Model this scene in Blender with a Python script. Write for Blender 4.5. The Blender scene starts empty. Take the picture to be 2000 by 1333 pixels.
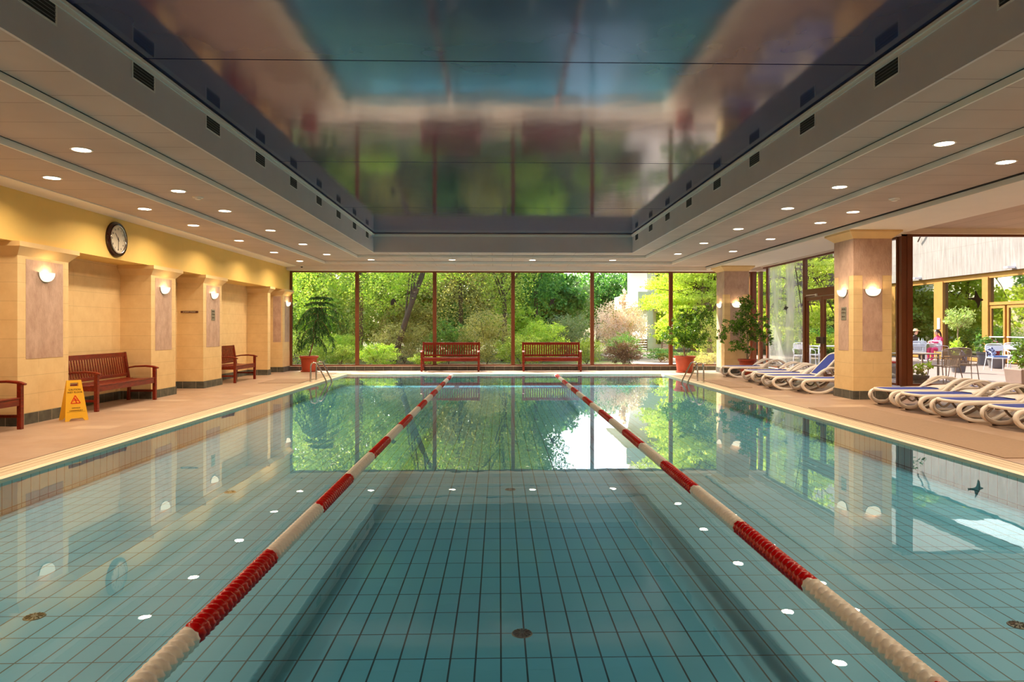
import bpy, bmesh, math, random
import numpy as np
from mathutils import Vector, Matrix

S = bpy.context.scene
COL = S.collection
PI = math.pi

# ------------------------------------------------------------------ camera
cam_d = bpy.data.cameras.new('camera')
cam = bpy.data.objects.new('camera', cam_d)
COL.objects.link(cam)
cam_d.sensor_width = 36.0
cam_d.lens = 24.0
cam_d.shift_x = -0.0025
cam_d.shift_y = -0.01275
cam_d.clip_start = 0.05
cam_d.clip_end = 500
cam.location = (0, 0, 1.40)
cam.rotation_euler = (PI/2, 0, math.radians(-1.3))
S.camera = cam

# ------------------------------------------------------------------ render look
S.view_settings.view_transform = 'Standard'
S.view_settings.look = 'None'
S.view_settings.gamma = 1.0
S.view_settings.use_curve_mapping = False
S.view_settings.exposure = 0.78
cy = S.cycles
cy.max_bounces = 9
cy.diffuse_bounces = 4
cy.glossy_bounces = 4
cy.transmission_bounces = 6
cy.transparent_max_bounces = 10
cy.caustics_reflective = False
cy.caustics_refractive = True
cy.blur_glossy = 1.0
cy.sample_clamp_indirect = 6.0
cy.use_denoising = True
cy.use_light_tree = True

# ------------------------------------------------------------------ world: bright spring sky
W = bpy.data.worlds.new('sky'); S.world = W; W.use_nodes = True
wn = W.node_tree; wn.nodes.clear()
wo = wn.nodes.new('ShaderNodeOutputWorld'); wb = wn.nodes.new('ShaderNodeBackground')
sk = wn.nodes.new('ShaderNodeTexSky'); sk.sky_type = 'NISHITA'; sk.sun_disc = False
sk.sun_elevation = math.radians(48); sk.sun_rotation = math.radians(-28); sk.dust_density = 3.0; sk.air_density = 1.0
wb.inputs['Strength'].default_value = 0.46
wn.links.new(sk.outputs[0], wb.inputs[0]); wn.links.new(wb.outputs[0], wo.inputs[0])

def aim(o, d):
    o.rotation_euler = Vector(d).to_track_quat('-Z', 'Y').to_euler()
sd = bpy.data.lights.new('sun', 'SUN'); sd.energy = 10.0; sd.angle = math.radians(0.6); sd.color = (1, .93, .82)
sun = bpy.data.objects.new('sun', sd); COL.objects.link(sun); sun.location = (-20, 40, 40)
aim(sun, (0.50, -0.62, -0.80))

DOWN_W = 18.5      # watts per ceiling downlight
SCONCE_W = 3.6

# ------------------------------------------------------------------ materials
def srgb(r, g, b):
    f = lambda c: (c/255/12.92) if c/255 <= .04045 else ((c/255+.055)/1.055)**2.4
    return (f(r), f(g), f(b), 1)

MATS = {}
class NT:
    def __init__(s, name):
        s.m = bpy.data.materials.new(name); s.m.use_nodes = True
        s.t = s.m.node_tree; s.t.nodes.clear()
        s.out = s.t.nodes.new('ShaderNodeOutputMaterial')
        MATS[name] = s.m
    def n(s, typ, **kw):
        nd = s.t.nodes.new(typ)
        for k, v in kw.items():
            if k.startswith('i_'):
                nd.inputs[int(k[2:])].default_value = v
            else: setattr(nd, k, v)
        return nd
    def l(s, a, b): s.t.links.new(a, b)
    def math(s, op, a, b=None, c=None):
        nd = s.t.nodes.new('ShaderNodeMath'); nd.operation = op
        for i, v in enumerate((a, b, c)):
            if v is None: continue
            if isinstance(v, (int, float)): nd.inputs[i].default_value = v
            else: s.l(v, nd.inputs[i])
        return nd.outputs[0]
    def mix(s, fac, a, b, typ='MIX'):
        nd = s.t.nodes.new('ShaderNodeMix'); nd.data_type = 'RGBA'; nd.blend_type = typ
        for sock, v in ((nd.inputs[0], fac), (nd.inputs[6], a), (nd.inputs[7], b)):
            if isinstance(v, (int, float)): sock.default_value = v
            elif isinstance(v, tuple): sock.default_value = v
            else: s.l(v, sock)
        return nd.outputs[2]
    def coords(s):
        return s.n('ShaderNodeTexCoord').outputs['Object']
    def noise(s, scale, detail=3, rough=.55, vec=None, stretch=None):
        nd = s.n('ShaderNodeTexNoise'); nd.inputs['Scale'].default_value = scale
        nd.inputs['Detail'].default_value = detail; nd.inputs['Roughness'].default_value = rough
        v = vec if vec is not None else s.coords()
        if stretch:
            mp = s.n('ShaderNodeMapping'); mp.inputs['Scale'].default_value = stretch
            s.l(v, mp.inputs[0]); v = mp.outputs[0]
        s.l(v, nd.inputs['Vector']); return nd.outputs['Fac']
    def ramp(s, v, lo, hi):
        nd = s.n('ShaderNodeMapRange'); nd.inputs[1].default_value = lo; nd.inputs[2].default_value = hi
        s.l(v, nd.inputs[0]); return nd.outputs[0]
    def bump(s, h, strength=.2, dist=.01):
        nd = s.n('ShaderNodeBump'); nd.inputs['Strength'].default_value = strength
        nd.inputs['Distance'].default_value = dist; s.l(h, nd.inputs['Height']); return nd.outputs[0]
    def pbsdf(s, color, rough=.5, metal=0, spec=.5, normal=None, **kw):
        p = s.n('ShaderNodeBsdfPrincipled')
        for sock, v in ((p.inputs['Base Color'], color), (p.inputs['Roughness'], rough), (p.inputs['Metallic'], metal)):
            if isinstance(v, (int, float, tuple)): sock.default_value = v
            else: s.l(v, sock)
        p.inputs['Specular IOR Level'].default_value = spec
        for k, v in kw.items(): p.inputs[k.replace('_', ' ')].default_value = v
        if normal is not None: s.l(normal, p.inputs['Normal'])
        s.l(p.outputs[0], s.out.inputs[0]); return p
    def lines(s, axis_sock, pitch, phase, width):
        # 1 on a joint, 0 elsewhere
        a = s.math('SUBTRACT', axis_sock, phase)
        a = s.math('DIVIDE', a, pitch)
        a = s.math('FRACT', a)
        a = s.math('SUBTRACT', a, .5); a = s.math('ABSOLUTE', a)
        return s.math('GREATER_THAN', a, .5 - width/pitch/2)
    def xyz(s):
        sp = s.n('ShaderNodeSeparateXYZ'); s.l(s.coords(), sp.inputs[0]); return sp.outputs

def simple(name, col, rough=.5, metal=0, var=.0, nscale=6, bump=0, spec=.5, stretch=None, **kw):
    t = NT(name)
    c = col
    nz = None
    if var or bump:
        nz = t.noise(nscale, 4, .6, stretch=stretch)
    if var:
        d = tuple(max(0, x*(1-var)) for x in col[:3])+(1,); b = tuple(min(1, x*(1+var)) for x in col[:3])+(1,)
        c = t.mix(t.ramp(nz, .3, .7), d, b)
    t.pbsdf(c, rough, metal, spec, t.bump(nz, bump, .01) if bump else None, **kw)
    return t.m

def M(n): return MATS[n]

# plaster and paint
simple('yellow_paint', srgb(236, 200, 116), .75, var=.03, nscale=2)
simple('white_paint', srgb(236, 232, 224), .6, var=.02, nscale=2)
simple('fascia_grey', srgb(214, 206, 204), .6, var=.04, nscale=1.5)
simple('cornice_white', srgb(236, 228, 220), .5, var=.02, nscale=3)
simple('capital_stone', srgb(228, 196, 142), .7, var=.04, nscale=5)
simple('shadow_gap', srgb(35, 28, 26), .9)

def stone(name, base, dark, jz, jy, axis):
    t = NT(name); X = t.xyz()
    nz = t.noise(5, 5, .6); n2 = t.noise(55, 3, .6)
    c = t.mix(t.ramp(nz, .3, .7), dark, base)
    row = t.math('FLOOR', t.math('DIVIDE', X[2], jz))
    ph = t.math('MULTIPLY', t.math('MODULO', row, 2.0), jy/2)
    jl = t.lines(X[2], jz, 0.165, .006)
    a = t.math('ADD', X[axis], ph)
    j2 = t.lines(a, jy, 0.12, .005)
    j = t.math('MAXIMUM', jl, j2)
    c = t.mix(t.math('MULTIPLY', j, .3), c, srgb(120, 90, 60))
    hh = t.math('SUBTRACT', t.math('MULTIPLY', n2, .3), j)
    t.pbsdf(c, .7, 0, .35, t.bump(hh, .25, .004))
    return t.m
stone('stone_y', srgb(234, 205, 154), srgb(224, 192, 140), .27, 1.2, 1)
stone('stone_x', srgb(234, 205, 154), srgb(224, 192, 140), .27, 1.2, 0)
# scratched pinkish stucco inlay
t = NT('stucco'); nz = t.noise(6, 5, .65, stretch=(1, 1, .6)); n2 = t.noise(28, 4, .7, stretch=(1.4, 1.4, .5))
c = t.mix(t.ramp(nz, .3, .72), srgb(180, 146, 128), srgb(214, 184, 166))
t.pbsdf(c, .55, 0, .5, t.bump(n2, .5, .02))
# slate skirting tile
t = NT('slate'); X = t.xyz(); nz = t.noise(7, 5, .6)
c = t.mix(t.ramp(nz, .3, .7), srgb(62, 64, 60), srgb(98, 98, 90))
sm = t.math('ADD', X[0], X[1])
j = t.lines(sm, .305, .1, .008)
c = t.mix(j, c, srgb(165, 155, 140))
t.pbsdf(c, .5, 0, .5, t.bump(nz, .3, .01))

# ceiling panels
def panel(name, axis):
    t = NT(name); X = t.xyz()
    n2 = t.noise(120, 2, .6); nz = t.noise(1.2, 2)
    j = t.lines(X[axis], .60, .4, .008)
    c = t.mix(t.ramp(nz, .3, .7), srgb(186, 170, 160), srgb(197, 181, 171))
    c = t.mix(t.math('MULTIPLY', j, .75), c, srgb(90, 72, 60))
    t.pbsdf(c, .7, 0, .3, t.bump(t.math('SUBTRACT', t.math('MULTIPLY', n2, .3), j), .2, .004))
panel('panel_y', 1); panel('panel_x', 0)

# glossy stretch ceiling over the pool
t = NT('stretch_film')
n2 = t.noise(1.1, 2, .5); n3 = t.noise(45, 2, .5)
c = t.mix(t.ramp(n2, .3, .7), srgb(56, 58, 92), srgb(70, 70, 104))
hh = t.math('ADD', n2, t.math('MULTIPLY', n3, .008))
p = t.pbsdf(c, .10, 0, .5, t.bump(hh, .06, .06))
p.inputs['IOR'].default_value = 1.78
p.inputs['Specular Tint'].default_value = (.74, .81, 1.0, 1)

# terracotta-beige deck tiles
t = NT('deck_tile'); X = t.xyz()
br = t.n('ShaderNodeTexBrick'); br.offset = .5
t.l(t.coords(), br.inputs['Vector'])
br.inputs['Color1'].default_value = srgb(172, 146, 126); br.inputs['Color2'].default_value = srgb(164, 136, 114)
br.inputs['Mortar'].default_value = srgb(160, 130, 108); br.inputs['Scale'].default_value = 1
br.inputs['Mortar Size'].default_value = .003; br.inputs['Brick Width'].default_value = .60
br.inputs['Row Height'].default_value = .30; br.inputs['Bias'].default_value = -.2
# the odd paler tile
rx = t.math('FLOOR', t.math('DIVIDE', X[0], .6)); ry = t.math('FLOOR', t.math('DIVIDE', X[1], .3))
wn_ = t.n('ShaderNodeTexWhiteNoise'); wn_.noise_dimensions = '2D'
cmb = t.n('ShaderNodeCombineXYZ'); t.l(rx, cmb.inputs[0]); t.l(ry, cmb.inputs[1]); t.l(cmb.outputs[0], wn_.inputs['Vector'])
odd = t.math('GREATER_THAN', wn_.outputs['Value'], .93)
c = t.mix(t.math('MULTIPLY', odd, .32), br.outputs['Color'], srgb(218, 200, 176))
nz = t.noise(1.6, 4, .6)
c = t.mix(t.math('MULTIPLY', t.ramp(nz, .35, .75), .22), c, srgb(168, 128, 100))
n2 = t.noise(60, 3)
t.pbsdf(c, t.ramp(nz, -.4, 1.6), 0, .5, t.bump(n2, .08, .004))
simple('gutter_tile', srgb(208, 188, 160), .5, var=.04, nscale=20)
simple('coping_tile', srgb(238, 226, 200), .4, var=.04, nscale=8)
simple('floor_mat_brown', srgb(150, 124, 102), .85, var=.08, nscale=30, bump=.3)

# pool tile
def pooltile(name, ax1, p1, ph1, ax2, p2, ph2, base, dark):
    t = NT(name); X = t.xyz()
    j = t.math('MAXIMUM', t.lines(X[ax1], p1, ph1, .0095), t.lines(X[ax2], p2, ph2, .0085))
    nz = t.noise(1.3, 3, .5)
    c = t.mix(t.ramp(nz, .3, .7), dark, base)
    c = t.mix(t.math('MULTIPLY', j, .93), c, srgb(30, 26, 24))
    t.pbsdf(c, .35, 0, .4)
TB, TD = srgb(106, 184, 212), srgb(98, 176, 204)
pooltile('pool_tile_floor', 0, .132, .01, 1, .29, 3.575, TB, TD)
pooltile('pool_tile_side', 1, .13, .05, 2, .26, -.03, srgb(176, 206, 208), srgb(164, 198, 202))
pooltile('pool_tile_end', 0, .13, .01, 2, .26, -.03, srgb(176, 206, 208), srgb(164, 198, 202))

# water: one tinted surface that reflects more at grazing angles
t = NT('water')
nz = t.noise(1.6, 3, .5, stretch=(1, .7, 1)); n2 = t.noise(9, 2, .5)
hh = t.math('ADD', nz, t.math('MULTIPLY', n2, .05))
bp = t.bump(hh, .030, .03)
lw = t.n('ShaderNodeLayerWeight'); lw.inputs[0].default_value = .5; t.l(bp, lw.inputs['Normal'])
fr = t.math('MULTIPLY_ADD', t.math('POWER', lw.outputs['Facing'], 5.0), .98, .02)
rf = t.n('ShaderNodeBsdfTransparent'); rf.inputs['Color'].default_value = (.80, .95, 1.0, 1)
gl = t.n('ShaderNodeBsdfGlossy'); gl.inputs['Roughness'].default_value = 0; gl.inputs['Color'].default_value = (1, 1, 1, 1); t.l(bp, gl.inputs['Normal'])
mx = t.n('ShaderNodeMixShader'); t.l(fr, mx.inputs[0]); t.l(rf.outputs[0], mx.inputs[1]); t.l(gl.outputs[0], mx.inputs[2])
t.l(mx.outputs[0], t.out.inputs[0])

# window glass: clear, reflecting more at grazing angles
def glass(name, tint, base=.05, dirt=0):
    t = NT(name)
    lw = t.n('ShaderNodeLayerWeight'); lw.inputs[0].default_value = .5
    f = t.math('MULTIPLY_ADD', t.math('POWER', lw.outputs['Facing'], 5.0), 1-base, base)
    tr = t.n('ShaderNodeBsdfTransparent'); tr.inputs[0].default_value = tint
    g = t.n('ShaderNodeBsdfGlossy'); g.inputs['Roughness'].default_value = 0
    mx = t.n('ShaderNodeMixShader'); t.l(f, mx.inputs[0]); t.l(tr.outputs[0], mx.inputs[1]); t.l(g.outputs[0], mx.inputs[2])
    o = mx.outputs[0]
    if dirt:
        df = t.n('ShaderNodeBsdfDiffuse'); df.inputs[0].default_value = (.85, .85, .8, 1)
        tl = t.n('ShaderNodeBsdfTranslucent'); tl.inputs[0].default_value = (.85, .87, .82, 1)
        m1 = t.n('ShaderNodeMixShader'); m1.inputs[0].default_value = .7; t.l(df.outputs[0], m1.inputs[1]); t.l(tl.outputs[0], m1.inputs[2])
        nz = t.noise(1.1, 3, .55, stretch=(1, 1.2, .5))
        m2 = t.n('ShaderNodeMixShader'); t.l(t.math('MULTIPLY', t.ramp(nz, .30, .66), dirt), m2.inputs[0])
        t.l(o, m2.inputs[1]); t.l(m1.outputs[0], m2.inputs[2]); o = m2.outputs[0]
    t.l(o, t.out.inputs[0])
glass('window_glass', (.96, .97, .95, 1), .05)
glass('misted_glass', (.96, .97, .95, 1), .05, dirt=.5)
# tinted facade glass of the wing outside: dark behind, mirror-like in front
t = NT('facade_glass')
lw = t.n('ShaderNodeLayerWeight'); lw.inputs[0].default_value = .5
f = t.math('MULTIPLY_ADD', t.math('POWER', lw.outputs['Facing'], 3.0), .5, .40)
tr = t.n('ShaderNodeBsdfTransparent'); tr.inputs[0].default_value = (.5, .5, .45, 1)
g = t.n('ShaderNodeBsdfGlossy'); g.inputs['Roughness'].default_value = .02; g.inputs['Color'].default_value = (.85, .9, .85, 1)
mx = t.n('ShaderNodeMixShader'); t.l(f, mx.inputs[0]); t.l(tr.outputs[0], mx.inputs[1]); t.l(g.outputs[0], mx.inputs[2]); t.l(mx.outputs[0], t.out.inputs[0])

simple('frame_brown', srgb(112, 62, 38), .35, var=.08, nscale=3)
simple('frame_dark', srgb(62, 40, 30), .4)
simple('frame_grey', srgb(120, 104, 94), .4)
# varnished hardwood bench
t = NT('bench_wood'); nz = t.noise(9, 4, .6, stretch=(1, 1, 1)); n2 = t.noise(40, 3, .6, stretch=(.15, 1, 1))
c = t.mix(t.ramp(n2, .3, .7), srgb(96, 24, 12), srgb(142, 44, 22))
c = t.mix(t.math('MULTIPLY', t.ramp(nz, .4, .7), .4), c, srgb(80, 18, 10))
t.pbsdf(c, .3, 0, .5, t.bump(n2, .06, .003))
simple('terracotta', srgb(166, 66, 38), .5, var=.1, nscale=5)
simple('soil', srgb(60, 44, 32), .95, var=.3, nscale=40, bump=.5)
simple('steel', srgb(196, 190, 184), .18, 1.0)
simple('lounger_white', srgb(240, 232, 224), .35)
simple('lounger_taupe', srgb(142, 126, 114), .45)
simple('lounger_blue', srgb(40, 62, 160), .7, var=.06, nscale=80)
simple('rubber', srgb(70, 50, 40), .8)
simple('sign_yellow', srgb(238, 184, 52), .4, var=.03, nscale=12)
simple('print_dark', srgb(60, 30, 14), .6)
simple('print_red', srgb(214, 30, 14), .5)
simple('plate_grey', srgb(150, 144, 132), .35, .3)
simple('plaque_wood', srgb(84, 42, 28), .4)
simple('float_red', srgb(205, 12, 10), .22, var=.08, nscale=15)
simple('float_white', srgb(255, 248, 238), .3, var=.04, nscale=15)
simple('clock_case', srgb(48, 20, 12), .15, var=.1, nscale=8)
simple('clock_face', srgb(240, 228, 206), .5)
simple('clock_ink', srgb(70, 50, 40), .5)
simple('sticker_black', srgb(28, 22, 20), .6)
simple('vent_dark', srgb(34, 32, 30), .7)
simple('vent_slat', srgb(112, 110, 106), .5)
simple('plastic_white', srgb(232, 228, 220), .4)
simple('camera_grey', srgb(60, 58, 56), .3)
simple('drain_metal', srgb(96, 92, 80), .35, .8)
simple('bark', srgb(92, 74, 58), .9, var=.3, nscale=14, bump=.6, stretch=(3, 3, .7))
simple('bark_pale', srgb(150, 128, 104), .9, var=.2, nscale=14, bump=.4)
simple('bark_red', srgb(98, 46, 28), .8, var=.2, nscale=14)

def emit(name, col, st):
    t = NT(name); e = t.n('ShaderNodeEmission'); e.inputs[0].default_value = col; e.inputs[1].default_value = st
    t.l(e.outputs[0], t.out.inputs[0])
emit('lamp_glow', (1, .86, .66, 1), 9.0)
# frosted sconce glass lit from within
emit('sconce_glow', (1, .82, .55, 1), 1.05)

def leafmat(name, a, b, tr=.45, rough=.55):
    t = NT(name)
    g = t.n('ShaderNodeNewGeometry')
    ramp = t.n('ShaderNodeValToRGB'); t.l(g.outputs['Random Per Island'], ramp.inputs[0])
    ramp.color_ramp.elements[0].color = a; ramp.color_ramp.elements[1].color = b
    p = t.n('ShaderNodeBsdfPrincipled'); p.inputs['Roughness'].default_value = rough
    p.inputs['Specular IOR Level'].default_value = .3
    t.l(ramp.outputs[0], p.inputs['Base Color'])
    tl = t.n('ShaderNodeBsdfTranslucent')
    c2 = t.mix(1.0, ramp.outputs[0], (1.0, 1.0, .55, 1), 'MULTIPLY'); t.l(c2, tl.inputs[0])
    mx = t.n('ShaderNodeMixShader'); mx.inputs[0].default_value = tr
    t.l(p.outputs[0], mx.inputs[1]); t.l(tl.outputs[0], mx.inputs[2]); t.l(mx.outputs[0], t.out.inputs[0])
leafmat('leaf_mid', srgb(128, 160, 62), srgb(206, 220, 110))
leafmat('leaf_olive', srgb(156, 154, 92), srgb(216, 208, 140))
leafmat('leaf_deep', srgb(66, 124, 58), srgb(136, 184, 92))
leafmat('leaf_maple', srgb(176, 206, 52), srgb(236, 244, 130), .5)
leafmat('leaf_blossom', srgb(244, 206, 200), srgb(255, 244, 240), .4)
leafmat('leaf_blossom_green', srgb(150, 160, 90), srgb(200, 190, 140), .35)
leafmat('leaf_purple', srgb(96, 66, 56), srgb(140, 108, 80), .3)
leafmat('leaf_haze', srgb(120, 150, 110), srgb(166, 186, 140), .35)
leafmat('leaf_bright', srgb(150, 196, 66), srgb(220, 234, 112), .5)
leafmat('leaf_ficus', srgb(52, 100, 30), srgb(120, 160, 54), .4, .35)
leafmat('leaf_needle', srgb(24, 58, 30), srgb(62, 102, 48), .2)
leafmat('leaf_olive_tree', srgb(130, 160, 84), srgb(196, 210, 136), .35)

simple('wood_deck_plain', srgb(220, 200, 188), .7)
t = NT('terrace_boards'); X = t.xyz()
n2 = t.noise(6, 3, .6, stretch=(.3, 4, 1))
c = t.mix(t.ramp(n2, .3, .7), srgb(108, 94, 90), srgb(132, 116, 111))
j = t.lines(X[1], .15, 0, .008)
c = t.mix(t.math('MULTIPLY', j, .5), c, srgb(110, 90, 80))
t.pbsdf(c, .7, 0, .3)
t = NT('garden_ground'); nz = t.noise(.8, 4, .6); n2 = t.noise(14, 4, .7)
c = t.mix(t.ramp(nz, .42, .58), srgb(104, 84, 68), srgb(92, 116, 52))
c = t.mix(t.math('MULTIPLY', t.ramp(n2, .3, .7), .5), c, srgb(84, 70, 52))
t.pbsdf(c, .95, 0, .2, t.bump(n2, .6, .03))
simple('path_pale', srgb(160, 146, 138), .9, var=.06, nscale=4)
t = NT('concrete'); X = t.xyz(); n2 = t.noise(3, 4, .7, stretch=(3, 3, .25)); nz = t.noise(.5, 3)
c = t.mix(t.ramp(n2, .35, .7), srgb(128, 119, 114), srgb(156, 148, 143))
j = t.math('MAXIMUM', t.lines(X[1], 4.0, 3.7, .03), t.lines(X[2], 1.25, 3.67, .02))
c = t.mix(t.math('MULTIPLY', j, .5), c, srgb(120, 108, 100))
t.pbsdf(c, .85, 0, .2)
simple('render_white', srgb(232, 226, 214), .8, var=.03, nscale=1)
simple('golden_wood', srgb(172, 120, 56), .5, var=.1, nscale=4)
simple('dark_room', srgb(58, 52, 44), .8)
simple('curtain_gold', srgb(190, 140, 60), .8, var=.1, nscale=5)
simple('metal_taupe', srgb(130, 112, 100), .5)
simple('metal_white', srgb(236, 236, 240), .4)
simple('cushion_blue', srgb(64, 100, 160), .8)
t = NT('cushion_pattern'); nz = t.noise(22, 3, .6)
c = t.mix(t.math('GREATER_THAN', nz, .52), srgb(34, 40, 84), srgb(196, 200, 222))
t.pbsdf(c, .85)
simple('cushion_red', srgb(196, 44, 40), .8)
simple('pot_grey', srgb(98, 94, 98), .7, var=.1, nscale=6)
simple('pot_taupe', srgb(130, 108, 100), .7, var=.1, nscale=6)
simple('pink_cloth', srgb(240, 70, 120), .8)
simple('dark_cloth', srgb(50, 40, 42), .8)
simple('skin', srgb(226, 176, 150), .5)
simple('hair_dark', srgb(46, 26, 20), .5)
simple('straw', srgb(214, 176, 130), .8)
simple('table_grey', srgb(140, 128, 120), .5)
simple('bottle_glass', srgb(180, 200, 190), .1)
simple('wicker_grey', srgb(150, 130, 118), .8, var=.15, nscale=60)

# ------------------------------------------------------------------ mesh helpers
class MB:
    def __init__(s): s.v = []; s.f = []
    def add(s, vs, fs):
        o = len(s.v); s.v += [tuple(v) for v in vs]; s.f += [tuple(i+o for i in f) for f in fs]; return s
    def box(s, x0, x1, y0, y1, z0, z1):
        if x0 > x1: x0, x1 = x1, x0
        if y0 > y1: y0, y1 = y1, y0
        if z0 > z1: z0, z1 = z1, z0
        return s.add([(x0,y0,z0),(x1,y0,z0),(x1,y1,z0),(x0,y1,z0),(x0,y0,z1),(x1,y0,z1),(x1,y1,z1),(x0,y1,z1)],
              [(3,2,1,0),(4,5,6,7),(0,1,5,4),(1,2,6,5),(2,3,7,6),(3,0,4,7)])
    def frustum(s, a, z0, b, z1):   # a, b = (x0,x1,y0,y1)
        return s.add([(a[0],a[2],z0),(a[1],a[2],z0),(a[1],a[3],z0),(a[0],a[3],z0),(b[0],b[2],z1),(b[1],b[2],z1),(b[1],b[3],z1),(b[0],b[3],z1)],
              [(3,2,1,0),(4,5,6,7),(0,1,5,4),(1,2,6,5),(2,3,7,6),(3,0,4,7)])
    def prism(s, poly, ax, a, b):   # polygon in the two other axes, extruded along ax
        n = len(poly)
        def mk(p, w):
            q = [0, 0, 0]; k = [i for i in range(3) if i != ax]
            q[k[0]], q[k[1]], q[ax] = p[0], p[1], w; return tuple(q)
        vs = [mk(p, a) for p in poly]+[mk(p, b) for p in poly]
        fs = [tuple(range(n)), tuple(range(2*n-1, n-1, -1))]+[(i, n+i, n+(i+1) % n, (i+1) % n) for i in range(n)]
        return s.add(vs, fs)
    def beam(s, p, q, w, h, up=(0, 0, 1)):   # rectangular bar from p to q
        p, q = Vector(p), Vector(q); d = (q-p).normalized(); u = Vector(up)
        if abs(d.dot(u)) > .95: u = Vector((1, 0, 0))
        a = d.cross(u).normalized()*w/2; b = a.cross(d).normalized()*h/2
        vs = [p-a-b, p+a-b, p+a+b, p-a+b, q-a-b, q+a-b, q+a+b, q-a+b]
        return s.add(vs, [(3,2,1,0),(4,5,6,7),(0,1,5,4),(1,2,6,5),(2,3,7,6),(3,0,4,7)])
    def tube(s, pts, r, n=8, closed=False, side=None, flat=None):
        # side: fixed width direction; flat=(w,h) half sizes give a rounded-rectangle section
        pts = [Vector(p) for p in pts]; m = len(pts); rs = r if isinstance(r, (list, tuple)) else [r]*m
        vs = []
        N = None
        for i, p in enumerate(pts):
            if closed: d = (pts[(i+1) % m]-pts[i-1]).normalized()
            else: d = (pts[min(i+1, m-1)]-pts[max(i-1, 0)]).normalized()
            if side is not None: A = Vector(side).normalized()
            else:
                if N is None:
                    N = d.cross(Vector((0, 0, 1)))
                    if N.length < .1: N = d.cross(Vector((1, 0, 0)))
                N = (N-d*N.dot(d)).normalized(); A = N
            B = d.cross(A).normalized()
            for k in range(n):
                a = 2*PI*(k+.5)/n
                if flat:
                    ca, sa = math.cos(a), math.sin(a); e = .5
                    x = flat[0]*math.copysign(abs(ca)**e, ca)*rs[i]; y = flat[1]*math.copysign(abs(sa)**e, sa)*rs[i]
                else: x, y = rs[i]*math.cos(a), rs[i]*math.sin(a)
                vs.append(p+A*x+B*y)
        fs = []
        for i in range(m if closed else m-1):
            j = (i+1) % m
            for k in range(n):
                fs.append((i*n+k, i*n+(k+1) % n, j*n+(k+1) % n, j*n+k))
        if not closed: fs += [tuple(range(n-1, -1, -1)), tuple(range((m-1)*n, m*n))]
        return s.add(vs, fs)
    def lathe(s, prof, n=24, c=(0, 0, 0), a0=0, a1=2*PI, axis=2):
        full = abs(a1-a0-2*PI) < 1e-6; m = n if full else n+1
        vs = []; fs = []
        for r, z in prof:
            for k in range(m):
                a = a0+(a1-a0)*k/n
                q = (r*math.cos(a), r*math.sin(a), z)
                if axis == 0: q = (z, q[0], q[1])
                if axis == 1: q = (q[0], z, q[1])
                vs.append((q[0]+c[0], q[1]+c[1], q[2]+c[2]))
        for i in range(len(prof)-1):
            for k in range(n):
                k2 = (k+1) % m
                fs.append((i*m+k, i*m+k2, (i+1)*m+k2, (i+1)*m+k))
        return s.add(vs, fs)
    def disc(s, c, r, axis=2, n=24):
        vs = []
        for k in range(n):
            a = 2*PI*k/n; q = [c[0], c[1], c[2]]; o = [i for i in range(3) if i != axis]
            q[o[0]] += r*math.cos(a); q[o[1]] += r*math.sin(a); vs.append(q)
        return s.add(vs, [tuple(range(n))])
    def build(s, name, mat, parent=None, smooth=False, bevel=0, fix=True):
        me = bpy.data.meshes.new(name); me.from_pydata([tuple(v) for v in s.v], [], s.f)
        if fix:
            bm = bmesh.new(); bm.from_mesh(me); bmesh.ops.recalc_face_normals(bm, faces=bm.faces); bm.to_mesh(me); bm.free()
        me.materials.append(mat if not isinstance(mat, str) else M(mat))
        if smooth:
            me.polygons.foreach_set('use_smooth', [True]*len(me.polygons))
            if smooth == 'auto':
                try: me.set_sharp_from_angle(angle=math.radians(38))
                except Exception: pass
        o = bpy.data.objects.new(name, me); COL.objects.link(o)
        if parent: o.parent = parent
        if bevel:
            b = o.modifiers.new('edge', 'BEVEL'); b.width = bevel; b.segments = 2; b.limit_method = 'ANGLE'
        return o

def quads(name, V, mat, parent=None):
    # V: (n,4,3) array of leaf quads -> one mesh
    n = len(V); me = bpy.data.meshes.new(name)
    me.vertices.add(n*4); me.vertices.foreach_set('co', np.asarray(V, dtype=np.float32).reshape(-1))
    me.loops.add(n*4); me.loops.foreach_set('vertex_index', np.arange(n*4, dtype=np.int32))
    me.polygons.add(n); me.polygons.foreach_set('loop_start', np.arange(0, n*4, 4, dtype=np.int32))
    try: me.polygons.foreach_set('loop_total', np.full(n, 4, dtype=np.int32))
    except Exception: pass
    me.update(calc_edges=True); me.validate()
    me.materials.append(M(mat))
    o = bpy.data.objects.new(name, me); COL.objects.link(o)
    if parent: o.parent = parent
    return o

def leaves(P, size, rng, up=.3, aspect=.5, droop=0):
    # rhombic leaves at points P (n,3)
    n = len(P)
    d = rng.normal(size=(n, 3)); d[:, 2] = d[:, 2]*(1-up)-droop; d /= np.linalg.norm(d, axis=1)[:, None]
    q = rng.normal(size=(n, 3)); q[:, 2] *= (1-up)
    w = np.cross(d, q); w /= (np.linalg.norm(w, axis=1)[:, None]+1e-9)
    L = size*(.7+.6*rng.random(n))[:, None]
    a = P; b = P+d*L*.45+w*L*aspect*.5; c = P+d*L; e = P+d*L*.45-w*L*aspect*.5
    return np.stack([a, b, c, e], axis=1)

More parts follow.
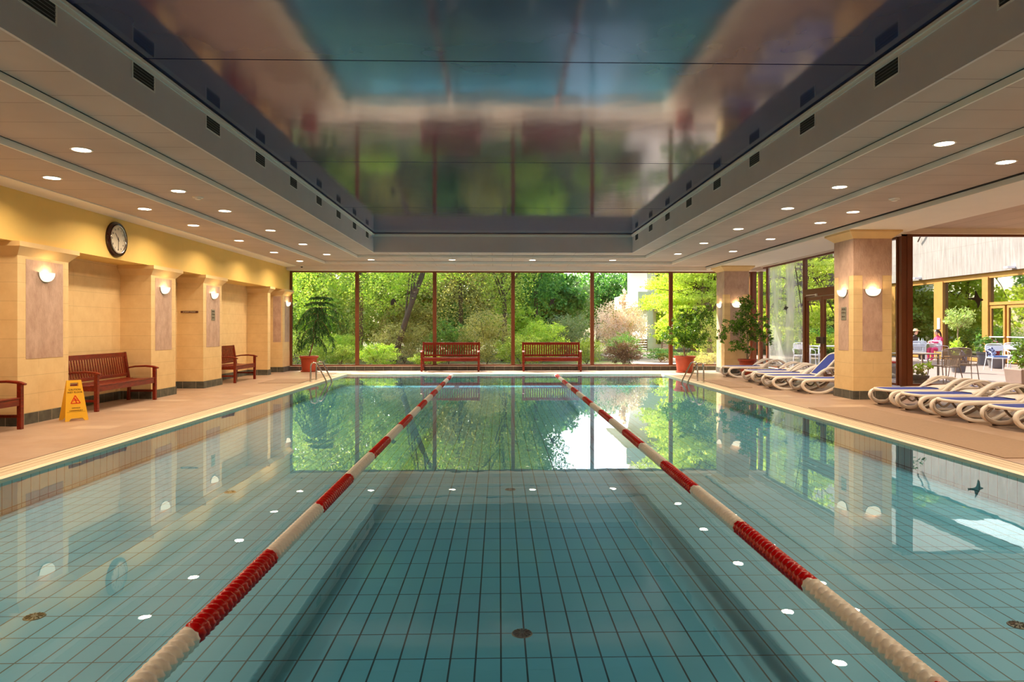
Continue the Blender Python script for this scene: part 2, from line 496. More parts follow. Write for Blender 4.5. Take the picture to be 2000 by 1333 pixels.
def tag(o, label=None, cat=None, group=None, kind=None):
    if label: o['label'] = label
    if cat: o['category'] = cat
    if group: o['group'] = group
    if kind: o['kind'] = kind
    return o
def thing(name, label, cat, loc=(0, 0, 0), rz=0, group=None):
    o = bpy.data.objects.new(name, None); COL.objects.link(o); o.location = loc; o.rotation_euler = (0, 0, rz)
    o.empty_display_size = .1
    return tag(o, label, cat, group)
def struct(name, mb, mat, parent=None, **kw):
    o = mb.build(name, mat, parent, **kw)
    if not parent: o['kind'] = 'structure'
    return o
def kids(o): return [c for c in bpy.data.objects if c.parent == o]
def dup(root, loc, rz=None, label=None, group=None):
    def cp(o, parent):
        c = o.copy(); COL.objects.link(c)
        if parent: c.parent = parent
        for ch in kids(o): cp(ch, c)
        return c
    r = cp(root, None); r.location = loc
    if rz is not None: r.rotation_euler = (0, 0, rz)
    if label: r['label'] = label
    if group: r['group'] = group
    return r
ORD = ['first', 'second', 'third', 'fourth', 'fifth', 'sixth', 'seventh', 'eighth', 'ninth', 'tenth', 'eleventh', 'twelfth']

# ------------------------------------------------------------------ room: floor and pool basin
PXL, PXR, PY0, PY1 = -4.60, 4.96, 0.6, 20.75
WZ = -0.03
m = MB()
m.box(-7.6, PXL, -4, 22.75, -.3, 0); m.box(PXR, 8.8, -4, 22.75, -.3, 0)
m.box(8.8, 13.6, -4, 14.6, -.3, 0)
m.box(PXL, PXR, PY1, 22.75, -.3, 0); m.box(PXL, PXR, -4, PY0, -.3, 0)
struct('floor', m, 'deck_tile')
FZ = -.33
m = MB().box(PXL-.2, PXR+.2, PY0-.2, PY1+.2, FZ-.1, FZ)
struct('pool_floor', m, 'pool_tile_floor')
struct('pool_wall_left', MB().box(PXL-.2, PXL, PY0, PY1, FZ, -.301).box(PXL-.001, PXL+.003, PY0, PY1, FZ, -.03), 'pool_tile_side')
struct('pool_wall_right', MB().box(PXR, PXR+.2, PY0, PY1, FZ, -.301).box(PXR-.003, PXR+.001, PY0, PY1, FZ, -.03), 'pool_tile_side')
struct('pool_wall_far', MB().box(PXL, PXR, PY1, PY1+.2, FZ, -.301).box(PXL, PXR, PY1-.003, PY1+.001, FZ, -.03), 'pool_tile_end')
struct('pool_wall_near', MB().box(PXL, PXR, PY0-.2, PY0, FZ, -.301).box(PXL, PXR, PY0-.001, PY0+.003, FZ, -.03), 'pool_tile_end')
# coping, gutter grating and the dark slot behind it
m = MB(); e = .09
m.box(PXL-e, PXL+.012, PY0-e, PY1+e, -.034, .004); m.box(PXR-.012, PXR+e, PY0-e, PY1+e, -.034, .004)
m.box(PXL, PXR, PY1-.012, PY1+e, -.034, .004); m.box(PXL, PXR, PY0-e, PY0+.012, -.034, .004)
struct('trim_pool_coping', m, 'coping_tile')
m = MB()
for k, (a, b) in enumerate(((.10, .20), (.21, .29), (.30, .375))):
    m.box(PXL-b, PXL-a, PY0-b, PY1+b, -.01, .003); m.box(PXR+a, PXR+b, PY0-b, PY1+b, -.01, .003)
    m.box(PXL-a, PXR+a, PY1+a, PY1+b, -.01, .003)
struct('trim_pool_gutter', m, 'gutter_tile')
m = MB(); m.box(PXL-.392, PXL-.378, PY0, PY1+.39, -.01, .003); m.box(PXR+.378, PXR+.392, PY0, PY1+.39, -.01, .003)
m.box(PXL-.39, PXR+.39, PY1+.378, PY1+.39, -.01, .003)
struct('trim_gutter_slot', m, 'shadow_gap')
# water surface
me = bpy.data.meshes.new('pool_water')
me.from_pydata([(PXL+.004, PY0+.004, WZ), (PXR-.004, PY0+.004, WZ), (PXR-.004, PY1-.004, WZ), (PXL+.004, PY1-.004, WZ)], [], [(0, 1, 2, 3)])
me.materials.append(M('water'))
wat = bpy.data.objects.new('pool_water', me); COL.objects.link(wat)
tag(wat, 'calm clear turquoise water filling the tiled indoor pool', 'water', kind='stuff')

# ------------------------------------------------------------------ left wall with niches, pilasters and beam
WX, BX = -6.85, -7.45
m = MB().box(BX-.3, BX, -4, 22.75, 0, 3.6)
struct('wall_left', m, 'stone_y')
m = MB().box(BX, WX, -4, 22.6, 2.63, 3.6)
struct('wall_left_beam', m, 'yellow_paint')
PILS = [(6.1, 7.3, (6.3, 7.1)), (9.87, 11.02, (10.04, 10.88)), (13.6, 14.62, (13.76, 14.44)), (15.97, 17.02, (16.14, 16.9)),
        (20.38, 20.61, None), (21.77, 22.6, (21.98, 22.46))]
for y0, y1, inl in PILS:
    m = MB().box(BX, WX, y0, y1, .16, 2.46)
    p = struct('pilaster', m, 'stone_y')
    c = MB().frustum((BX, WX, y0, y1), 2.44, (BX, WX+.10, y0-.10, min(y1+.10, 22.6)), 2.56)
    c.box(BX, WX+.11, y0-.11, min(y1+.11, 22.6), 2.56, 2.63)
    c.build('capital', 'capital_stone', p)
    MB().box(BX, WX+.015, y0-.015, y1+(.015 if y1 < 22.5 else 0), 0, .16).build('plinth', 'slate', p)
    if inl:
        MB().box(WX-.01, WX+.004, inl[0], inl[1], .95, 2.40).build('inlay_panel', 'stucco', p)
    if y0 > 21:
        MB().box(-7.15, -6.9, y0-.004, y0+.01, .95, 2.40).build('inlay_panel', 'stucco', p)
m = MB(); prev = -4
for y0, y1, inl in PILS+[(22.6, 23, None)]:
    if y0 > prev+.02: m.box(BX-.01, BX+.015, prev, y0, 0, .16)
    prev = y1
struct('baseboard_left', m, 'slate')
# sloping cornice
m = MB().prism([(WX-.02, 3.36), (-6.80, 3.36), (-6.49, 3.385), (-6.49, 3.42), (WX-.02, 3.42)], 1, -4, 22.05)
struct('trim_cornice_left', m, 'cornice_white')

# ------------------------------------------------------------------ stepped panel ceiling
RL, RR, RF, RN = -3.55, 3.80, 19.4, -1.4    # recess opening
def ring(z0, z1, a, b, mat_side, mat_far, nm):
    # a inner (xl,xr,yf), b outer
    m = MB().box(b[0], a[0], -4, b[2], z0, z1); m.box(a[1], b[1], -4, b[2], z0, z1)
    struct(nm, m, mat_side)
    m = MB().box(a[0], a[1], a[2], b[2], z0, z1)
    struct(nm, m, mat_far)
ring(3.55, 3.75, (RL-.03, RR+.03, RF+.03), (-4.17, 4.35, 20.2), 'panel_y', 'panel_x', 'ceiling_inner_step')
ring(3.48, 3.76, (-4.17, 4.35, 20.2), (-5.40, 5.43, 21.3), 'panel_y', 'panel_x', 'ceiling_middle_step')
ring(3.40, 3.77, (-5.40, 5.43, 21.3), (-6.9, 6.72, 22.4), 'panel_y', 'panel_x', 'ceiling_outer_step')
m = MB().box(RL, RR, -4, RN, 3.55, 3.75); struct('ceiling_near_strip', m, 'panel_x')
# riser strips under the panel edges (painted) with the dark reveal above
def riser(x0, x1, yf, zt, zb, nm):
    m = MB().box(x0-.006, x0, -4, yf+.006, zb, zt); m.box(x1, x1+.006, -4, yf+.006, zb, zt); m.box(x0, x1, yf, yf+.006, zb, zt)
    m2 = MB().box(x0, x0+.012, -4, yf, zt-.005, zt+.002); m2.box(x1-.012, x1, -4, yf, zt-.005, zt+.002); m2.box(x0, x1, yf-.012, yf, zt-.005, zt+.002)
    m = MB().box(x0-.02, x0+.004, -4, yf+.004, zb-.002, zt-.0045); m.box(x1-.004, x1+.02, -4, yf+.004, zb-.002, zt-.0045); m.box(x0, x1, yf-.004, yf+.02, zb-.002, zt-.0045)
    struct('trim_riser_'+nm, m, 'white_paint'); struct('trim_reveal_'+nm, m2, 'shadow_gap')
riser(-4.17, 4.35, 20.2, 3.55, 3.48, 'inner'); riser(-5.40, 5.43, 21.3, 3.48, 3.40, 'outer')
# recess walls and glossy ceiling
ZC = 4.08
m = MB().box(RL-.029, RL, RN, RF+.029, 3.545, ZC+.1); m.box(RR, RR+.029, RN, RF+.029, 3.545, ZC+.1)
m.box(RL, RR, RF, RF+.029, 3.545, ZC+.1); m.box(RL, RR, RN-.029, RN, 3.545, ZC+.1)
struct('ceiling_recess_fascia', m, 'fascia_grey')
m = MB()
for (d, z0, z1) in ((.035, 4.03, 4.06), (.018, 3.99, 4.03)):
    m.box(RL, RL+d, RN, RF, z0, z1); m.box(RR-d, RR, RN, RF, z0, z1); m.box(RL, RR, RF-d, RF, z0, z1)
struct('trim_recess_moulding', m, 'white_paint')
m = MB().box(RL, RR, RN, RF, ZC+.012, ZC+.03); struct('ceiling_backing', m, 'shadow_gap')
ys = [RN, 2.68, 6.87, 11.06, 15.25, RF]
for i in range(5):
    m = MB().box(RL+.004, RR-.004, ys[i]+.010, ys[i+1]-.010, ZC, ZC+.01)
    struct('ceiling_glossy_panel', m, 'stretch_film')
# roof slab
m = MB().box(-8.2, 9.0, -4.5, 22.95, 4.3, 4.6); m.box(9.0, 14, -4.5, 14.8, 4.3, 4.6)
m.box(-8.2, BX, -4.2, 22.9, 3.6, 4.3); m.box(-8.2, 9.0, 22.4, 22.9, 3.60, 4.3)
struct('roof', m, 'concrete')
# right: beam over the columns, then a higher panelled bay
m = MB().box(6.76, 8.10, -4, 22.4, 3.31, 4.3)
struct('ceiling_column_beam', m, 'white_paint')
m = MB().box(6.72, 6.775, -4, 22.1, 3.385, 3.41); struct('trim_beam_reveal', m, 'shadow_gap')
m = MB().box(8.10, 13.6, -4, 14.6, 3.53, 4.3); m.box(8.10, 8.9, 14.6, 22.4, 3.53, 4.3)
struct('ceiling_side_bay', m, 'panel_x')
# head bands over the glass
m = MB().box(-6.9, 8.8, 22.15, 22.7, 3.27, 3.9); struct('wall_far_head', m, 'cornice_white')
m = MB().box(8.56, 8.80, 14.5, 22.5, 3.38, 3.9); struct('wall_right_head', m, 'cornice_white')
m = MB().box(8.45, 13.6, 14.40, 14.62, 3.42, 3.9); struct('wall_bay_head', m, 'cornice_white')
# sills: slate upstand with pale cap
def sill(nm, b, cap):
    struct('baseboard_'+nm, MB().box(*b, 0, .135), 'slate'); struct('trim_sill_'+nm, MB().box(*cap, .135, .15), 'cornice_white')
sill('far', (-6.84, 8.8, 22.5, 22.7), (-6.84, 8.8, 22.47, 22.7))
sill('bay', (8.75, 13.6, 14.5, 14.7), (8.75, 13.6, 14.47, 14.7))
sill('right', (8.62, 8.8, 19.1, 22.5), (8.60, 8.8, 19.1, 22.5))
# back wall, near side walls
struct('wall_back', MB().box(-8, 14, -4.3, -4, -.3, 4.3), 'yellow_paint')
struct('wall_right', MB().box(13.6, 13.9, -4, 14.7, 0, 4.3), 'yellow_paint')

# ------------------------------------------------------------------ windows
def window(n, ax, pos, a, b, z0, z1, fr=.05, dep=.09, mat='frame_brown', gl='window_glass', tp=.045, bt=.045):
    # ax 1: wall plane Y=pos spanning X a..b ; ax 0: plane X=pos spanning Y a..b
    r = bpy.data.objects.new('window_%d' % n, None); COL.objects.link(r); r['kind'] = 'structure'
    def bx(m, u0, u1, w0, w1, d0, d1):
        if ax == 1: m.box(u0, u1, pos+d0, pos+d1, w0, w1)
        else: m.box(pos+d0, pos+d1, u0, u1, w0, w1)
    m = MB(); d = dep/2
    bx(m, a, a+fr, z0, z1, -d, d); bx(m, b-fr, b, z0, z1, -d, d); bx(m, a+fr, b-fr, z0, z0+bt, -d, d); bx(m, a+fr, b-fr, z1-tp, z1, -d, d)
    m.build('window_frame', mat, r)
    m = MB(); bx(m, a+fr, b-fr, z0+bt, z1-tp, -.004, .004); m.build('pane', gl, r)
    return r
mu = [-6.84, -4.66, -2.12, .46, 3.08, 5.70, 8.40]
for i in range(6): window(i+1, 1, 22.55, mu[i], mu[i+1], .15, 3.27, fr=.06)
struct('trim_corner_post_far', MB().box(8.40, 8.54, 22.46, 22.62, .15, 3.38).box(8.64, 8.72, 22.42, 22.6, .15, 3.38), 'frame_brown')
window(7, 0, 8.68, 21.86, 22.42, .15, 3.38, fr=.04, mat='frame_brown')
window(8, 0, 8.68, 19.18, 21.86, .15, 3.38, fr=.05, mat='frame_brown', gl='misted_glass')
window(9, 0, 8.68, 17.0, 19.18, 2.42, 3.38, fr=.07, mat='frame_brown', bt=.06)
window(10, 0, 8.68, 14.62, 17.0, .15, 3.38, fr=.05, mat='frame_brown')
struct('trim_corner_post_bay', MB().box(8.66, 8.78, 14.5, 14.62, .15, 3.42).box(8.78, 8.86, 14.49, 14.6, .15, 3.42), 'frame_brown')
window(11, 1, 14.55, 8.86, 13.6, .15, 3.42, fr=.05, mat='frame_brown')
# double glazed door in the side wall
dr = bpy.data.objects.new('door_1', None); COL.objects.link(dr); dr['kind'] = 'structure'
MB().box(8.62, 8.74, 17.0, 19.18, 2.27, 2.42).box(8.62, 8.74, 19.08, 19.18, 0, 2.27).box(8.62, 8.74, 17.0, 17.1, 0, 2.27).build('door_frame', 'frame_brown', dr)
for (a, b, hy) in ((18.1, 19.08, 18.18), (17.1, 18.08, 18.0)):
    lf = MB().box(8.65, 8.71, a, a+.1, .02, 2.26).box(8.65, 8.71, b-.1, b, .02, 2.26).box(8.65, 8.71, a+.1, b-.1, 2.16, 2.26).box(8.65, 8.71, a+.1, b-.1, .02, .2).build('door_leaf', 'frame_brown', dr)
    MB().box(8.676, 8.684, a+.1, b-.1, .2, 2.16).build('pane', 'window_glass', lf)
    MB().box(8.58, 8.65, hy-.12, hy+.12, .98, 1.16).build('handle', 'frame_dark', lf, bevel=.006)
MB().box(8.60, 8.62, 18.35, 18.95, 2.30, 2.32).box(8.58, 8.62, 18.3, 18.36, 2.27, 2.33).build('door_closer', 'plastic_white', dr)

# ------------------------------------------------------------------ square columns
def column(y0, nm):
    x0, x1, y1 = 6.93, 7.69, y0+.76
    p = struct(nm, MB().box(x0, x1, y0, y1, .16, 3.2), 'stone_x')
    MB().box(x0-.015, x1+.015, y0-.015, y1+.015, 0, .165).build('plinth', 'slate', p)
    c = MB().frustum((x0, x1, y0, y1), 3.15, (x0-.13, x1+.13, y0-.13, y1+.13), 3.27); c.box(x0-.14, x1+.14, y0-.14, y1+.14, 3.27, 3.309)
    c.build('capital', 'capital_stone', p)
    MB().box(x0-.003, x1+.003, y0-.003, y1+.003, 2.43, 3.15).build('stucco_band', 'stucco', p)
    MB().box(x0+.18, x1-.19, y0-.004, y0+.01, .95, 2.43).box(x0-.004, x0+.01, y0+.18, y1-.18, .95, 2.43).build('inlay_panel', 'stucco', p)
column(13.2, 'column'); column(20.85, 'column'); column(5.55, 'column')

# ------------------------------------------------------------------ downlights
def make_down():
    r = thing('ceiling_downlight', 'x', 'ceiling light')
    MB().lathe([(.095, 0), (.118, 0), (.118, -.008), (.098, -.008), (.095, 0)], 28).build('trim_ring', 'plastic_white', r, smooth='auto')
    MB().disc((0, 0, -.003), .097, n=28).build('diffuser', 'lamp_glow', r, fix=False)
    return r
def add_lamp(parent, z=-.005):
    d = bpy.data.lights.new('downlight_beam', 'AREA'); d.shape = 'DISK'; d.size = .19; d.energy = DOWN_W; d.color = (1, .77, .52); d.spread = math.radians(152)
    o = bpy.data.objects.new('downlight_beam', d); COL.objects.link(o); o.parent = parent; o.location = (0, 0, z)
    return o
down0 = make_down(); usedd = [False]
def down(x, y, z, label, group):
    if not usedd[0]:
        o = down0; usedd[0] = True; o.location = (x, y, z); o['label'] = label; o['group'] = group
    else: o = dup_nolight(down0, (x, y, z), label, group)
    add_lamp(o)
def dup_nolight(root, loc, label, group):
    r = root.copy(); COL.objects.link(r); r.location = loc; r['label'] = label; r['group'] = group
    for ch in kids(root):
        if ch.type == 'MESH':
            c = ch.copy(); COL.objects.link(c); c.parent = r
    return r
rows = [
 ('inner row over the clock-wall walkway', -4.86, 3.48, [8.06, 10.46, 12.22, 14.63, 17.03, 19.38], [5.6, 3.2, .8, -1.6]),
 ('outer row beside the clock wall', -5.94, 3.40, [9.21, 11.58, 13.41, 15.73, 18.16, 20.5], [6.9, 4.5, 2.1, -.3]),
 ('inner row over the lounger walkway', 5.01, 3.48, [7.57, 9.94, 11.74, 14.19, 16.6, 19.02], [5.2, 2.8, .4, -2.0]),
 ('outer row beside the columns', 6.09, 3.40, [8.07, 11.61, 12.81, 15.19, 17.64], [5.7, 3.3, .9, -1.5])]
for nm, x, z, ysv, yso in rows:
    n = len(ysv)
    for i, y in enumerate(ysv):
        k = n-1-i
        w = 'round ceiling light on the %s, %s from the garden end' % (nm, ORD[k])
        down(x, y, z, w, 'round downlights')
    for y in yso:
        down(x, y, z, 'round recessed ceiling light on the %s, out of the picture' % nm, 'downlights out of the picture')
for i, x in enumerate((-3.89, -1.43, 1.02, 3.48)):
    down(x, 20.85, 3.48, 'round recessed ceiling light over the garden-window walkway, %s counting from the clock wall' % ORD[i], 'round downlights')
for (x, y) in ((10.2, 4.5), (10.2, 8.5), (10.2, 12)):
    down(x, y, 3.53, 'round recessed light in the side bay ceiling, out of the picture', 'downlights out of the picture')

# ------------------------------------------------------------------ air vents in the recess
def make_vent():
    r = thing('air_vent', 'x', 'air vent')      # local: opening faces +X, width along Y
    MB().box(-.002, .006, -.22, .22, -.09, -.075).box(-.002, .006, -.22, .22, .075, .09).box(-.002, .006, -.22, -.2, -.075, .075).box(-.002, .006, .2, .22, -.075, .075).build('frame', 'white_paint', r)
    MB().box(0, .002, -.2, .2, -.075, .075).build('backing', 'vent_dark', r)
    s = MB()
    for k in range(4): s.beam((.004, -.2, -.05+.032*k), (.004, .2, -.05+.032*k), .008, .004)
    s.build('slats', 'vent_slat', r)
    return r
vent0 = make_vent(); vu = False
for sd_, X, yy, nm in ((1, RL, [3.75, 5.34, 6.9, 8.56, 10.23, 11.87, 13.54, 15.17, 16.83, 18.45], 'clock-wall side'), (-1, RR, [4.9, 6.61, 8.33, 10.07, 11.81, 13.57, 15.31, 17.02, 18.75], 'lounger side')):
    n = len(yy)
    for i, y in enumerate(yy):
        lab = 'slatted air vent in the ceiling fascia, %s, %s from the garden end' % (nm, ORD[n-1-i])
        if not vu: o = vent0; vu = True; o.location = (X, y, 3.91); o['label'] = lab; o['group'] = 'air vents in the ceiling fascia'
        else: o = dup(vent0, (X, y, 3.91), None, lab, 'air vents in the ceiling fascia')
        o.rotation_euler = (0, 0, 0 if sd_ > 0 else PI)

# ------------------------------------------------------------------ wall sconces
def make_sconce():
    r = thing('wall_sconce', 'x', 'wall lamp')     # local: wall at x=0, bowl bulges to +X
    prof = []
    for k in range(9):
        a = k/8*PI/2
        prof.append((.155*math.cos(a)**.75 if k < 8 else 0.002, -.135*math.sin(a)))
    m = MB()
    vs = []; n = 18
    for (rr, z) in prof:
        for k in range(n+1):
            a = -PI/2+PI*k/n
            vs.append((rr*math.cos(a)*.72, rr*math.sin(a), z))
    fs = [(i*(n+1)+k, i*(n+1)+k+1, (i+1)*(n+1)+k+1, (i+1)*(n+1)+k) for i in range(len(prof)-1) for k in range(n)]
    m.add(vs, fs); m.build('glass_shade', 'sconce_glow', r, smooth=True)
    MB().prism([(.168*math.cos(a)*1.0, .15*math.sin(a)) for a in [PI+PI*k/16 for k in range(17)]], 0, .001, .012).build('wall_plate', 'plate_grey', r)
    MB().box(.0, .05, -.015, .015, -.06, -.03).build('lamp_holder', 'plastic_white', r)
    return r
sc0 = make_sconce(); su = False
def sconce(x, y, z, rz, lab, grp='half-bowl wall lamps'):
    global su
    if not su: o = sc0; su = True; o.location = (x, y, z); o.rotation_euler = (0, 0, rz); o['label'] = lab; o['group'] = grp
    else:
        o = dup_nolight(sc0, (x, y, z), lab, grp); o.rotation_euler = (0, 0, rz)
    d = bpy.data.lights.new('sconce_bulb', 'POINT'); d.energy = SCONCE_W; d.color = (1, .66, .30); d.shadow_soft_size = .022
    l = bpy.data.objects.new('sconce_bulb', d); COL.objects.link(l); l.parent = o; l.location = (.055, 0, -.025)
for y, lab in ((10.46, 'half-bowl glass wall lamp on the pilaster beside the wet floor sign'), (14.1, 'half-bowl glass wall lamp on the pilaster just past the long bench and clock'),
               (16.52, 'half-bowl glass wall lamp above the small grey depth sign on the clock wall'), (22.22, 'half-bowl glass wall lamp on the last pilaster beside the drooping pine'),
               (6.7, 'half-bowl glass wall lamp on the pilaster out of the picture')):
    sconce(WX+.004, y, 2.23, 0, lab)
sconce(7.31, 13.196, 2.16, -PI/2, 'half-bowl glass wall lamp on the wide face of the column between lounger rows')
sconce(6.926, 13.58, 2.16, PI, 'half-bowl glass wall lamp on the pool-facing side of the column between lounger rows')
sconce(7.31, 20.846, 2.16, -PI/2, 'half-bowl glass wall lamp behind the tall ficus on the garden-end column')
sconce(6.926, 21.23, 2.16, PI, 'half-bowl glass wall lamp on the pool-facing side of the garden-end column')
sconce(7.31, 5.546, 2.16, -PI/2, 'half-bowl glass wall lamp on the column out of the picture')
def smooth_path(pts, n=6):
    # Catmull-Rom through points
    P = [Vector(p) for p in pts]; out = []
    for i in range(len(P)-1):
        p0 = P[max(i-1, 0)]; p1 = P[i]; p2 = P[i+1]; p3 = P[min(i+2, len(P)-1)]
        for k in range(n):
            t_ = k/n
            out.append(.5*((2*p1)+(p2-p0)*t_+(2*p0-5*p1+4*p2-p3)*t_*t_+(3*p1-p0-3*p2+p3)*t_**3))
    out.append(P[-1]); return out
# ------------------------------------------------------------------ wall clock
ck = thing('wall_clock', 'round wall clock with dark wooden rim on the yellow beam above the long bench', 'clock', (WX+.001, 12.35, 2.98))
MB().lathe([(.24, 0), (.315, 0), (.315, .03), (.30, .055), (.275, .06), (.255, .045), (.24, .04), (.24, 0)], 48, axis=0).build('rim', 'clock_case', ck, smooth='auto')
MB().lathe([(.235, .04), (.252, .04), (.256, .062), (.243, .070), (.235, .060)], 48, axis=0).build('chrome_ring', 'steel', ck, smooth=True)
fc = MB().lathe([(.001, .046), (.243, .046), (.243, .03)], 48, axis=0).build('dial', 'clock_face', ck)
def text(body, size, loc, rot, mat, parent, name, ext=.0015, align='CENTER', sx=1):
    cu = bpy.data.curves.new(name, 'FONT'); cu.body = body; cu.size = size; cu.align_x = align; cu.align_y = 'CENTER'; cu.extrude = ext
    tmp = bpy.data.objects.new(name, cu); COL.objects.link(tmp)
    dg = bpy.context.evaluated_depsgraph_get(); me = bpy.data.meshes.new_from_object(tmp.evaluated_get(dg))
    bpy.data.objects.remove(tmp)
    me.materials.clear(); me.materials.append(M(mat))
    o = bpy.data.objects.new(name, me); COL.objects.link(o); o.parent = parent; o.location = loc; o.rotation_euler = rot; o.scale = (sx, 1, 1)
    return o
# numerals: the dial faces +X; seen from the pool, reading right is +Y
RX = (PI/2, 0, PI/2)
for h in range(1, 13):
    a = 2*PI*h/12
    text(str(h), .05, (.048, .185*math.sin(a), .185*math.cos(a)), RX, 'clock_ink', fc, 'numeral')
def hand(ang, L, w, x):
    d = (0, math.sin(ang), math.cos(ang))
    MB().beam((x, -d[1]*.04, -d[2]*.04), (x, d[1]*L, d[2]*L), w, .003, up=(1, 0, 0)).build('clock_hand', 'clock_ink', ck)
hand(math.radians(318), .14, .012, .052); hand(math.radians(180), .19, .008, .055)
MB().lathe([(.001, .06), (.012, .058), (.012, .048)], 12, axis=0).build('hub', 'clock_ink', ck)

# ------------------------------------------------------------------ hardwood benches
def make_bench(L, name_label, loc, rz, grp):
    # local: faces -Y, width along X, front legs at y=-.28
    r = thing('garden_bench', name_label, 'bench', loc, rz, grp)
    h = L/2
    m = MB()
    for k in range(8):
        y = -.29+.072*k
        z = .425-.022*math.sin(PI*min(1, (k+.5)/8))
        m.box(-h+.03, h-.03, y, y+.055, z, z+.02)
    m.build('seat', 'bench_wood', r, bevel=.004)
    MB().box(-h+.06, h-.06, -.285, -.255, .33, .42).box(-h+.06, h-.06, .2, .23, .33, .41).box(-h+.02, -h+.05, -.25, .22, .34, .41).box(h-.05, h-.02, -.25, .22, .34, .41).build('apron', 'bench_wood', r, bevel=.004)
    # backrest: rails and vertical slats, leaning back
    by = lambda z: .235+(z-.42)*.16
    bk = MB(); bk.beam((-h+.06, by(.50), .50), (h-.06, by(.50), .50), .03, .06); bk.beam((-h+.06, by(.885), .885), (h-.06, by(.885), .885), .032, .085)
    bk = bk.build('backrest', 'bench_wood', r, bevel=.004)
    s = MB(); n = int(L/.082)
    for k in range(n):
        x = -h+.12+(L-.24)*k/(n-1)
        s.beam((x, by(.52), .52), (x, by(.86), .86), .036, .014, up=(0, 1, 0))
    s.build('back_slats', 'bench_wood', bk)
    for sx in (-1, 1):
        x = sx*(h-.03)
        MB().box(x-.03, x+.03, -.30, -.24, 0, .635).build('front_leg', 'bench_wood', r, bevel=.005)
        MB().tube([(x, .235, 0), (x, .22, .25), (x, .235, .42), (x, by(.7), .7), (x, by(.93), .93)], 1, n=8, side=(1, 0, 0), flat=(.033, .03)).build('rear_leg', 'bench_wood', r)
        MB().tube([(x, .28, .62), (x, .1, .652), (x, -.1, .66), (x, -.26, .645), (x, -.34, .62)], [.8, 1, 1.15, 1.15, .8], n=10, side=(1, 0, 0), flat=(.036, .017)).build('armrest', 'bench_wood', r, smooth='auto')
        MB().box(x-.02, x+.02, -.25, .2, .16, .2).build('stretcher', 'bench_wood', r)
    return r
GB = 'hardwood benches with vertical slats'
make_bench(1.88, 'red-brown slatted hardwood bench at the garden window, on the clock-wall half', (-1.57, 22.2, 0), 0, GB)
make_bench(1.90, 'red-brown slatted hardwood bench at the garden window, on the lounger half', (1.71, 22.2, 0), 0, GB)
make_bench(1.98, 'long slatted hardwood bench in the niche below the clock, behind the wet floor sign', (-6.98, 12.50, 0), PI/2, GB)
make_bench(1.45, 'short slatted hardwood bench in the niche past the small depth sign', (-6.96, 18.15, 0), PI/2, GB)
make_bench(1.98, 'hardwood bench cut off by the picture edge, in front of the wet floor sign', (-6.88, 8.62, 0), PI/2, GB)

# ------------------------------------------------------------------ wet floor sign
wf = thing('wet_floor_sign', 'yellow folding plastic caution wet floor sign standing between two benches', 'sign', (-6.46, 10.52, 0), math.radians(48))
# local: front leaf faces -Y
def leaf_poly():
    return [(-.155, 0), (-.105, 0), (-.075, .04), (.075, .04), (.105, 0), (.155, 0), (.098, .62), (-.098, .62)]
def leaf(sgn, nm):
    th = math.radians(13)
    m = MB(); P = leaf_poly()
    outer = P; hole = [(-.055, .53), (.055, .53), (.055, .58), (-.055, .58)]
    # plate with a hand hole: body below, two cheeks and a top bar
    for pl in ([(-.155, 0), (-.105, 0), (-.075, .04), (.075, .04), (.105, 0), (.155, 0), (.1067, .525), (-.1067, .525)],
               [(-.1067, .525), (-.055, .525), (-.055, .58), (-.1016, .58)], [(.055, .525), (.1067, .525), (.1016, .58), (.055, .58)],
               [(-.1016, .58), (.1016, .58), (.098, .62), (-.098, .62)]):
        m.prism(pl, 1, -.006, .006)
    o = m.build(nm, 'sign_yellow', wf)
    o.rotation_euler = (-th*sgn if sgn > 0 else th, 0, 0)
    o.location = (0, -.142*sgn, 0)
    return o
fl = leaf(1, 'front_leaf'); leaf(-1, 'rear_leaf')
FR = (PI/2, 0, 0)
text('CAUTION', .036, (0, -.0075, .475), FR, 'print_dark', fl, 'lettering')
text('WET FLOOR', .036, (0, -.0075, .432), FR, 'print_dark', fl, 'lettering')
text('VIGYÁZZ!', .026, (0, -.0075, .195), FR, 'print_dark', fl, 'lettering')
text('CSÚSZÁSVESZÉLY', .023, (0, -.0075, .155), FR, 'print_dark', fl, 'lettering')
m = MB(); tri = [(0, .385), (.062, .268), (-.062, .268)]
for k in range(3):
    p, q = tri[k], tri[(k+1) % 3]; m.beam((p[0], -.008, p[1]), (q[0], -.008, q[1]), .003, .011, up=(0, 0, 1) if k != 1 else (0, 0, 1))
m.beam((-.012, -.008, .345), (-.004, -.008, .325), .003, .016); m.beam((-.006, -.008, .33), (.012, -.008, .272), .003, .012)
m.beam((-.03, -.008, .30), (.0, -.008, .325), .003, .008); m.beam((.0, -.008, .315), (.032, -.008, .305), .003, .008); m.beam((.0, -.008, .32), (.024, -.008, .335), .003, .007)
m.build('slip_symbol', 'print_red', fl)
for z in (.135,): MB().box(-.125, .125, -.0068, -.006, z, z+.002).build('embossed_line', 'print_dark', fl)

